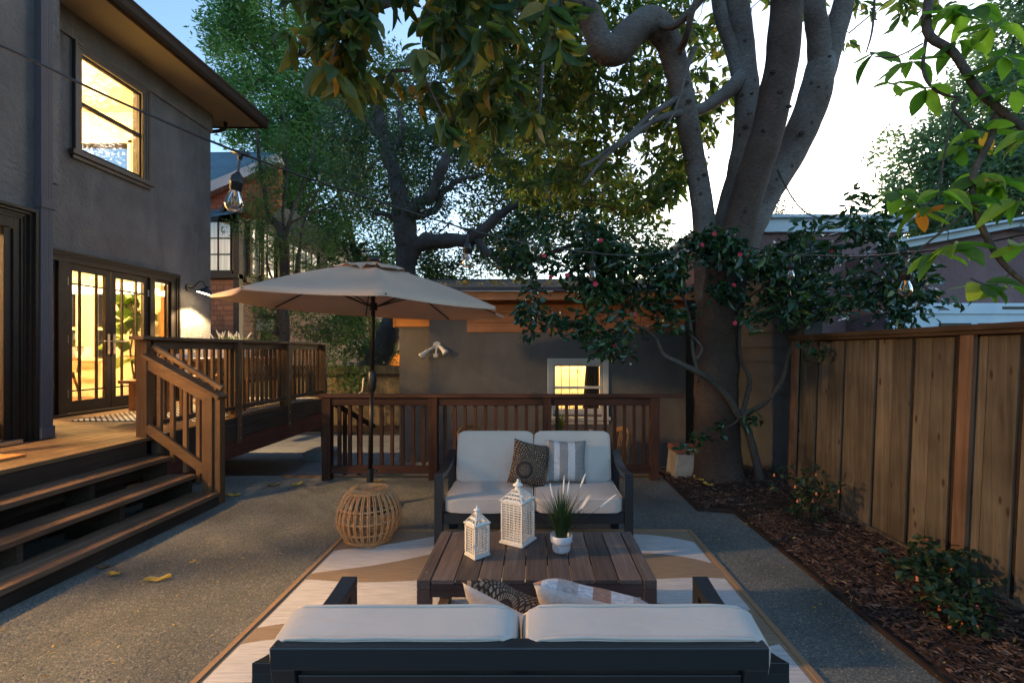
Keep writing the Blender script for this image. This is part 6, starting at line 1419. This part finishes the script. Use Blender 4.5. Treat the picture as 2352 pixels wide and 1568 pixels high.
for x,y,Y in ((1380,553,4.0),(1249,588,4.1),(1265,637,4.1),(1302,632,4.2),(1367,652,3.7),(1412,795,4.6),(1421,803,4.6),(1688,742,4.5),(1641,537,4.5),(1612,563,4.6),(1700,585,4.4),(1685,655,4.4),(1908,578,4.0),(1456,722,4.4)):
    q = MB(); c = P(x,y,Y); ax = Vector((random.uniform(-.5,.5),-1,random.uniform(-.2,.6))).normalized(); o1 = ax.orthogonal().normalized(); o2 = ax.cross(o1)
    for ring_, (nn_, rr, lift) in enumerate(((5,.022,.004),(5,.018,.008),(4,.012,.012))):
        for k in range(nn_):
            a = 2*pi*k/nn_+ring_*.6; d = o1*cos(a)+o2*sin(a); s_ = ax.cross(d)*rr*.55
            q.add([c,c+d*rr*.5+s_+ax*lift*.6,c+d*rr+ax*lift+s_*.4,c+d*rr*1.02+ax*lift*1.1-s_*.4,c+d*rr*.5-s_+ax*lift*.6],[(0,1,2,3,4)])
    q.build('flower', M['petal'], cm, smooth=True)

# ------------------------------------------------------------ background trees
ok = root('oak_tree', tuple(P(855,860,12)), 'gnarled old tree with furrowed bark and a leaning trunk behind the umbrella', 'tree'); ok.location.z = PZ
q = MB(); on = []
for vp in ([(835,900,12,.42),(855,850,12,.36),(888,790,12,.30),(905,730,12,.28),(925,660,12,.27),(935,590,12,.29),(932,530,12,.29),(920,470,12,.24),(912,420,12,.20),(895,370,12,.17),(880,310,12,.14),(868,250,12,.11),(850,180,12,.07)],
           [(940,580,12,.2),(985,556,11.9,.19),(1040,552,11.8,.18),(1090,545,11.6,.16),(1130,510,11.4,.12),(1165,480,11.2,.09),(1230,455,11,.05)],
           [(1090,548,11.6,.1),(1120,580,11.4,.09),(1150,600,11.2,.05),(1200,640,11,.03)],
           [(932,495,12,.18),(960,470,11.9,.16),(990,450,11.8,.14),(1005,410,11.7,.13),(1020,370,11.6,.11),(1035,330,11.5,.08),(1050,250,11.5,.05)],
           [(945,500,12,.10),(1000,480,12,.09),(1020,440,12,.08),(1050,415,12,.06),(1100,400,12,.03)],
           [(930,510,12,.10),(895,495,12,.07),(860,490,12,.04)],[(912,420,12,.10),(900,350,12.1,.08),(925,300,12.1,.06),(915,250,12.2,.04)],[(880,320,12,.08),(840,270,12,.05),(800,220,12,.03)]):
    p_, r_ = limb(q, vp, 16, .06, 6, .2); on += p_
q.build('trunk', M['bark_oak'], ok, smooth=True)
M['leaf_oak'] = leafmat('oak_leaf', [(0,(.018,.05,.03)),(.6,(.04,.085,.04)),(1,(.10,.15,.05))], .4, .4, .6)
oc = region([(740,190),(900,150),(1100,130),(1260,220),(1290,420),(1240,480),(1180,560),(1000,540),(960,500),(760,500),(750,330)], 11.5, 15, 560, .42, .5)+region([(960,560),(1240,500),(1260,640),(960,650)], 12, 14, 150, .4)
tw = MB(); grow(tw, on, oc[:420], .035, .01, 4, 3.5, .05, 2); tw.build('twigs', M['bark_oak'], ok)
foliate('crown', M['leaf_oak'], ok, oc, 44, .11, .05, .42, .2, .4, kind='small', lv=.3)
# slender multi-stem tree by the deck
st_ = root('slender_tree', tuple(P(652,790,9.9)), 'slender multi stemmed young tree with a cut side limb just beyond the deck railing', 'tree'); st_.location.z = PZ
q = MB(); sn = []
for vp in ([(655,960,9.9,.125),(652,800,9.9,.115),(653,700,9.9,.11),(655,620,9.9,.10),(652,560,9.9,.10),(640,520,9.9,.08),(618,490,9.9,.055),(605,430,9.9,.045),(595,370,9.9,.035),(588,300,9.9,.025),(580,240,9.9,.02)],
           [(652,560,9.9,.06),(668,500,9.8,.035),(690,440,9.8,.025),(715,370,9.8,.018),(725,300,9.8,.012)],[(655,550,9.9,.04),(650,480,9.9,.03),(660,400,10,.025),(655,320,10,.018),(650,240,10,.012)],
           [(645,530,9.9,.03),(690,500,9.8,.02),(740,480,9.8,.015),(780,470,9.8,.01)],[(655,690,9.9,.03),(640,660,9.8,.03),(620,630,9.8,.025),(612,580,9.7,.02)],
           [(640,525,9.9,.02),(600,500,9.7,.012),(545,490,9.5,.008),(495,488,9.3,.005)],[(680,640,9.9,.05),(690,560,9.9,.03),(700,500,9.9,.02),(735,430,9.9,.015)],[(645,690,9.9,.04),(632,770,9.85,.03)]):
    p_, r_ = limb(q, vp, 12, .02, 6, .15); sn += p_
q.tube([P(638,765,9.8),P(626,765,9.72)], .035, 10)
q.build('trunk', M['bark_cam'], st_, smooth=True)
M['leaf_sl'] = leafmat('narrow_green_leaf', [(0,(.045,.11,.045)),(.6,(.085,.16,.05)),(.93,(.15,.22,.06)),(1,(.3,.25,.05))], .5, .45)
scn = region([(500,480),(560,470),(620,300),(730,290),(770,360),(800,520),(790,600),(720,620),(600,630),(580,560),(500,500)], 9.3, 10.8, 180, .45, 1)+region([(570,640),(690,630),(770,690),(800,780),(690,800),(600,790),(590,720)], 9.6, 10.6, 110, .45, 1)+region([(745,740),(830,700),(860,780),(820,900),(745,900)], 10.0, 10.6, 55, .45, 1)
tw = MB(); grow(tw, sn, scn, .012, .004, 4, 2.5, .05, 2); tw.build('twigs', M['bark_cam'], st_)
foliate('crown', M['leaf_sl'], st_, scn, 40, .085, .022, .26, .35, .4, kind='small')
def far_tree(name, label, base, h, blobs_, n, per, L, W, spread, cols, trunk_r=.25, seedtw=150, kind='quad', grp='trees in the background', trans=.35):
    r = root(name, (base[0],base[1],PZ), label, 'tree', grp)
    cs = blobs(blobs_, n); q = MB(); top = blobs_[0][0]
    pts = [Vector((base[0],base[1],PZ)),Vector((base[0],base[1],PZ)).lerp(top,.4)+Vector((.15,.1,0)),top+Vector((0,0,blobs_[0][1][2]*.6))]
    pp_ = [Vector(p) for p in crom([tuple(p) for p in pts],8)]; q.tube(pp_, [trunk_r*(1-.85*i/(len(pp_)-1)) for i in range(len(pp_))], 12); nodes = pp_[4:]
    for c, rr in blobs_[1:]:
        a = min(pp_, key=lambda p: (p-c).length); l_ = [a, a.lerp(c,.5)+Vector((0,0,.3)), c]; q.tube(l_, [trunk_r*.4,trunk_r*.25,trunk_r*.1], 8); nodes += l_
    q.build('trunk', M['bark_oak'], r, smooth=True)
    tw = MB(); grow(tw, nodes, cs[::max(1,len(cs)//seedtw)], .05, .012, 4, 5, .05, 2); tw.build('branches', M['bark_oak'], r)
    foliate('crown', leafmat(name+'_leaf', cols, .5, trans), r, cs, per, L, W, spread, .15, .35, kind=kind)
def B(x,y,Y,rx,rz,ry=None): p = P(x,y,Y); return (p, (rx*Y/F, (ry or rx*.8)*Y/F, rz*Y/F))
GR = [(0,(.06,.16,.06)),(.6,(.12,.25,.08)),(1,(.22,.35,.11))]
far_tree('tall_evergreen', 'tall feathery bright green tree rising behind the house eave', (-9.2,18.5), 9, [B(640,250,18,120,110),B(560,120,18,90,120),B(620,20,18,120,90),B(700,160,18,80,120),B(520,60,18,60,60),B(700,340,18,90,90),B(640,420,18,110,80),B(590,330,18,70,80)], 800, 40, .20, .065, .5, GR, .3)
far_tree('dark_evergreen', 'dark green tree filling the gap between the slender tree and the gnarled oak', (-6.0,20), 8, [B(760,450,19.5,110,130),B(840,560,19,110,90),B(770,300,20,80,120),B(900,350,20,100,140),B(860,200,20,110,90),B(740,560,19,70,80),B(940,620,18,90,60)], 640, 40, .20, .07, .55, [(0,(.022,.07,.035)),(.6,(.045,.115,.05)),(1,(.09,.17,.06))], .35)
far_tree('olive_green_tree', 'olive green tree mass behind the magnolia limbs above the garage roof', (1.0,17), 7, [B(1180,520,17,130,110),B(1350,480,17.5,140,130),B(1240,350,18,130,130),B(1420,560,16.5,120,80),B(1500,610,16,90,45),B(1120,300,18,110,130)], 680, 40, .19, .07, .5, [(0,(.03,.065,.022)),(.6,(.065,.11,.03)),(1,(.14,.17,.04))], .3)
far_tree('distant_tree', 'small hazy tree on the skyline right of the big trunk', (9.5,20), 4, [B(1770,500,22,60,45),B(1600,590,22,50,50),B(1830,520,22,60,35),B(1700,580,22,80,50)], 200, 40, .15, .05, .5, [(0,(.05,.08,.05)),(1,(.11,.14,.08))], .12)
far_tree('maple_tree', 'large leafy maple behind the mauve house at the right', (18.5,16), 7, [B(2250,420,15,150,110),B(2120,420,15,90,70),B(2290,250,15,120,140),B(2340,60,15,100,130),B(2120,520,15,110,50),B(2060,350,15.5,50,45),B(2200,530,15,120,50),B(2420,400,15,120,200),B(2180,330,15,80,70)], 1000, 44, .19, .075, .5, [(0,(.08,.16,.11)),(.6,(.14,.22,.13)),(1,(.22,.30,.14))], .3, trans=.45)
far_tree('leafy_shrub', 'leafy green shrub above the back fence beside the leaning trunk', (-4.3,12.2), 2, [B(830,770,12.3,60,60),B(800,710,12.6,50,50),B(870,820,12,40,35)], 110, 46, .09, .035, .3, [(0,(.03,.08,.03)),(1,(.10,.2,.06))], .08, 60)
# potting bench glimpsed behind the fence
ptb = root('potting_bench', (-5.1,11.8,PZ), 'row of small plants in pots on a shelf above the back fence', 'plant shelf')
q = MB(); q.box(-4.9,-3.9,11.7,12.0,1.06,1.10); q.box(-4.88,-4.82,11.7,11.76,PZ,1.06); q.box(-3.98,-3.92,11.7,11.76,PZ,1.06); q.build('shelf', M['bfence'], ptb)
for k in range(5): q = MB(); q.lathe((-4.75+.18*k,11.82,1.101),[(.0,0),(.05,0),(.065,.12),(0,.12)],12); q.build('pot', M['concrete'], ptb)
foliate('foliage', M['leaf_sl'], ptb, [Vector((-4.75+.18*k+random.uniform(-.05,.05),11.82,1.32+random.uniform(-.06,.1))) for k in range(5) for _ in range(3)], 30, .05, .025, .11, .2, .4, kind='small')

# ------------------------------------------------------------ shrubs in the mulch
M['leaf_ab'] = leafmat('abutilon_leaf', [(0,(.012,.035,.018)),(.7,(.028,.06,.025)),(.94,(.08,.11,.03)),(1,(.3,.22,.03))], .5, .3)
M['flower_or'] = plain('orange_flower', (.75,.20,.07), .6)
def shrub(c, r, h, n, nfl, label, L=.045):
    s_ = root('flowering_shrub', c, label, 'shrub', 'orange flowered shrubs along the fence'); c = Vector(c)
    cs = [c+Vector((random.gauss(0,r*.42),random.gauss(0,r*.55),h*random.uniform(.25,1))) for _ in range(n)]
    q = MB()
    for p in cs: a = c+Vector((random.uniform(-.03,.03),random.uniform(-.03,.03),0)); q.tube([a,a.lerp(p,.5)+Vector((0,0,.04)),p],[.005,.003,.0015],5)
    q.build('stems', M['twig'], s_)
    foliate('foliage', M['leaf_ab'], s_, cs, 7, L, L*.7, .06, .3, .5, kind='big')
    for p in random.sample(cs, min(nfl,len(cs))):
        q = MB(); p = p+Vector((random.uniform(-.05,.0),random.uniform(-.06,.03),random.uniform(-.05,.02))); q.lathe(p,[(.002,.008),(.006,.006),(.007,-.002),(.009,-.012),(.010,-.018),(.005,-.014)],8); q.build('flower', M['flower_or'], s_, smooth=True)
shrub((2.33,4.0,.05), .24, .42, 46, 16, 'middle shrub with small orange flowers growing against the board fence')
shrub((2.45,2.85,.05), .20, .26, 46, 9, 'nearest shrub with orange flowers at the lower right corner', .055)
shrub((2.25,2.5,.05), .16, .20, 36, 8, 'low shrub with red orange blooms at the bottom right edge', .05)

# ------------------------------------------------------------ fallen leaves
M['fallen'] = leafmat('fallen_leaf', [(0,(.20,.09,.03)),(.5,(.62,.36,.05)),(1,(.75,.50,.10))], .6, .2)
def fallen(x, y, L, W, rot, tint, label, Y=None, z=None):
    Yg = 1.5*F/(y-VY); p = P(x,y,Yg); zz = .004
    n = 10; q = MB(); nodes_ = []
    for i in range(n+1):
        t = i/n; hw = W/2*sin(pi*min(1,t*.97+.015))**.75; cz = .25*L*(t-.5)**2
        for s in (-1,-.5,0,.5,1): q.v.append(((t-.5)*L, s*hw, cz+abs(s)**2*W*.22*(1+.6*sin(t*9)) ))
    for i in range(n):
        for j in range(4): a = i*5+j; q.f.append((a,a+5,a+6,a+1)); q.m.append(0)
    q.tube([(-.5*L,0,.25*L*.25),(-.68*L,.02*L,.05*L)], .0012, 5)
    o = q.build('fallen_leaf', M['fallen'], loc=(0,0,0), smooth=True)
    at = o.data.attributes.new('tint','FLOAT','POINT'); at.data.foreach_set('value',[tint]*len(o.data.vertices))
    o.location = (p.x,p.y,zz); o.rotation_euler = (0,0,rot); return meta(o, label, 'leaf', 'dry leaves fallen on the ground')
fallen(362,1333,.15,.06,.35,.9,'largest yellow fallen leaf lying flat on the gravel near the steps')
fallen(262,1320,.085,.045,-.1,.55,'curled orange leaf just left of the largest yellow leaf')
fallen(237,1305,.075,.04,.3,.0,'brown curled leaf at the edge of the lowest step')
fallen(443,1291,.045,.025,1.2,.8,'small upright curled leaf on the gravel right of the large yellow leaf')
fallen(535,1139,.15,.06,.1,.7,'yellow leaf on the gravel beside the foot of the stair railing')
fallen(627,1116,.12,.06,.5,.1,'brown leaf on the far gravel left of the umbrella')
fallen(684,1114,.12,.07,1.0,.75,'pale yellow leaf on the far gravel just left of the umbrella base')
fallen(866,1107,.10,.06,.2,.3,'orange brown leaf right behind the umbrella pole')
for x,y,L,t,lab in ((1604,1112,.17,.9,'yellow leaf on the mulch at the foot of the big trunk'),(1626,1125,.13,.95,'cream leaf just below the yellow leaf by the trunk'),(1672,1120,.12,.3,'pinkish brown leaf on the mulch right of the trunk foot'),
    (1720,1205,.07,.7,'small yellow leaf on the path beside the mulch edging'),(2330,1350,.12,.4,'orange leaf on the mulch near the nearest shrub'),(2300,1440,.10,.5,'dry leaf on the mulch at the lower right'),(2180,1320,.14,.2,'brown curled leaf on the mulch midway along the bed'),(2155,1395,.12,.6,'yellow brown leaf on the mulch beside the gravel path')):
    o = fallen(x,y,L,L*.45,random.uniform(0,3),t,lab); 
    if x < 1700 or x > 1800: o.location.z = .055

q = []
for i in range(1100):
    Y = 1.8+3.8*random.random()**1.3; x = random.uniform(-3.0, 2.65)
    if -1.56 < x < 1.33 and Y < 3.95: continue
    q.append((x, Y, .007 if x < 1.5 else .075))
n = len(q); dd = rng.normal(size=(n,3))*np.array([1,1,.15]); nn_ = np.array([0,0,1.])+rng.normal(size=(n,3))*.35
o = leaves('leaf_litter', M['fallen'], None, np.array(q), dd, nn_, .006+.03*rng.random(n)**3, .004+.010*rng.random(n)**2, rng.random(n), 'small')
meta(o, 'tiny scraps of dry leaf littering the gravel and mulch', 'litter', kind='stuff')
q = []
for i in range(160):
    x = random.uniform(-2.6, 2.3); t = random.random(); q.append((x, 7.05+t*2.2, 2.47+.175*t*2.2+.02))
n = len(q); dd = rng.normal(size=(n,3))*np.array([1,1,.1]); nn_ = np.array([0,0,1.])+rng.normal(size=(n,3))*.3
o = leaves('roof_leaf_litter', M['fallen'], None, np.array(q), dd, nn_, .05+.08*rng.random(n), .02+.03*rng.random(n), rng.random(n), 'big')
meta(o, 'dry brown leaves lying on the shingle roof of the garden building', 'litter', kind='stuff')
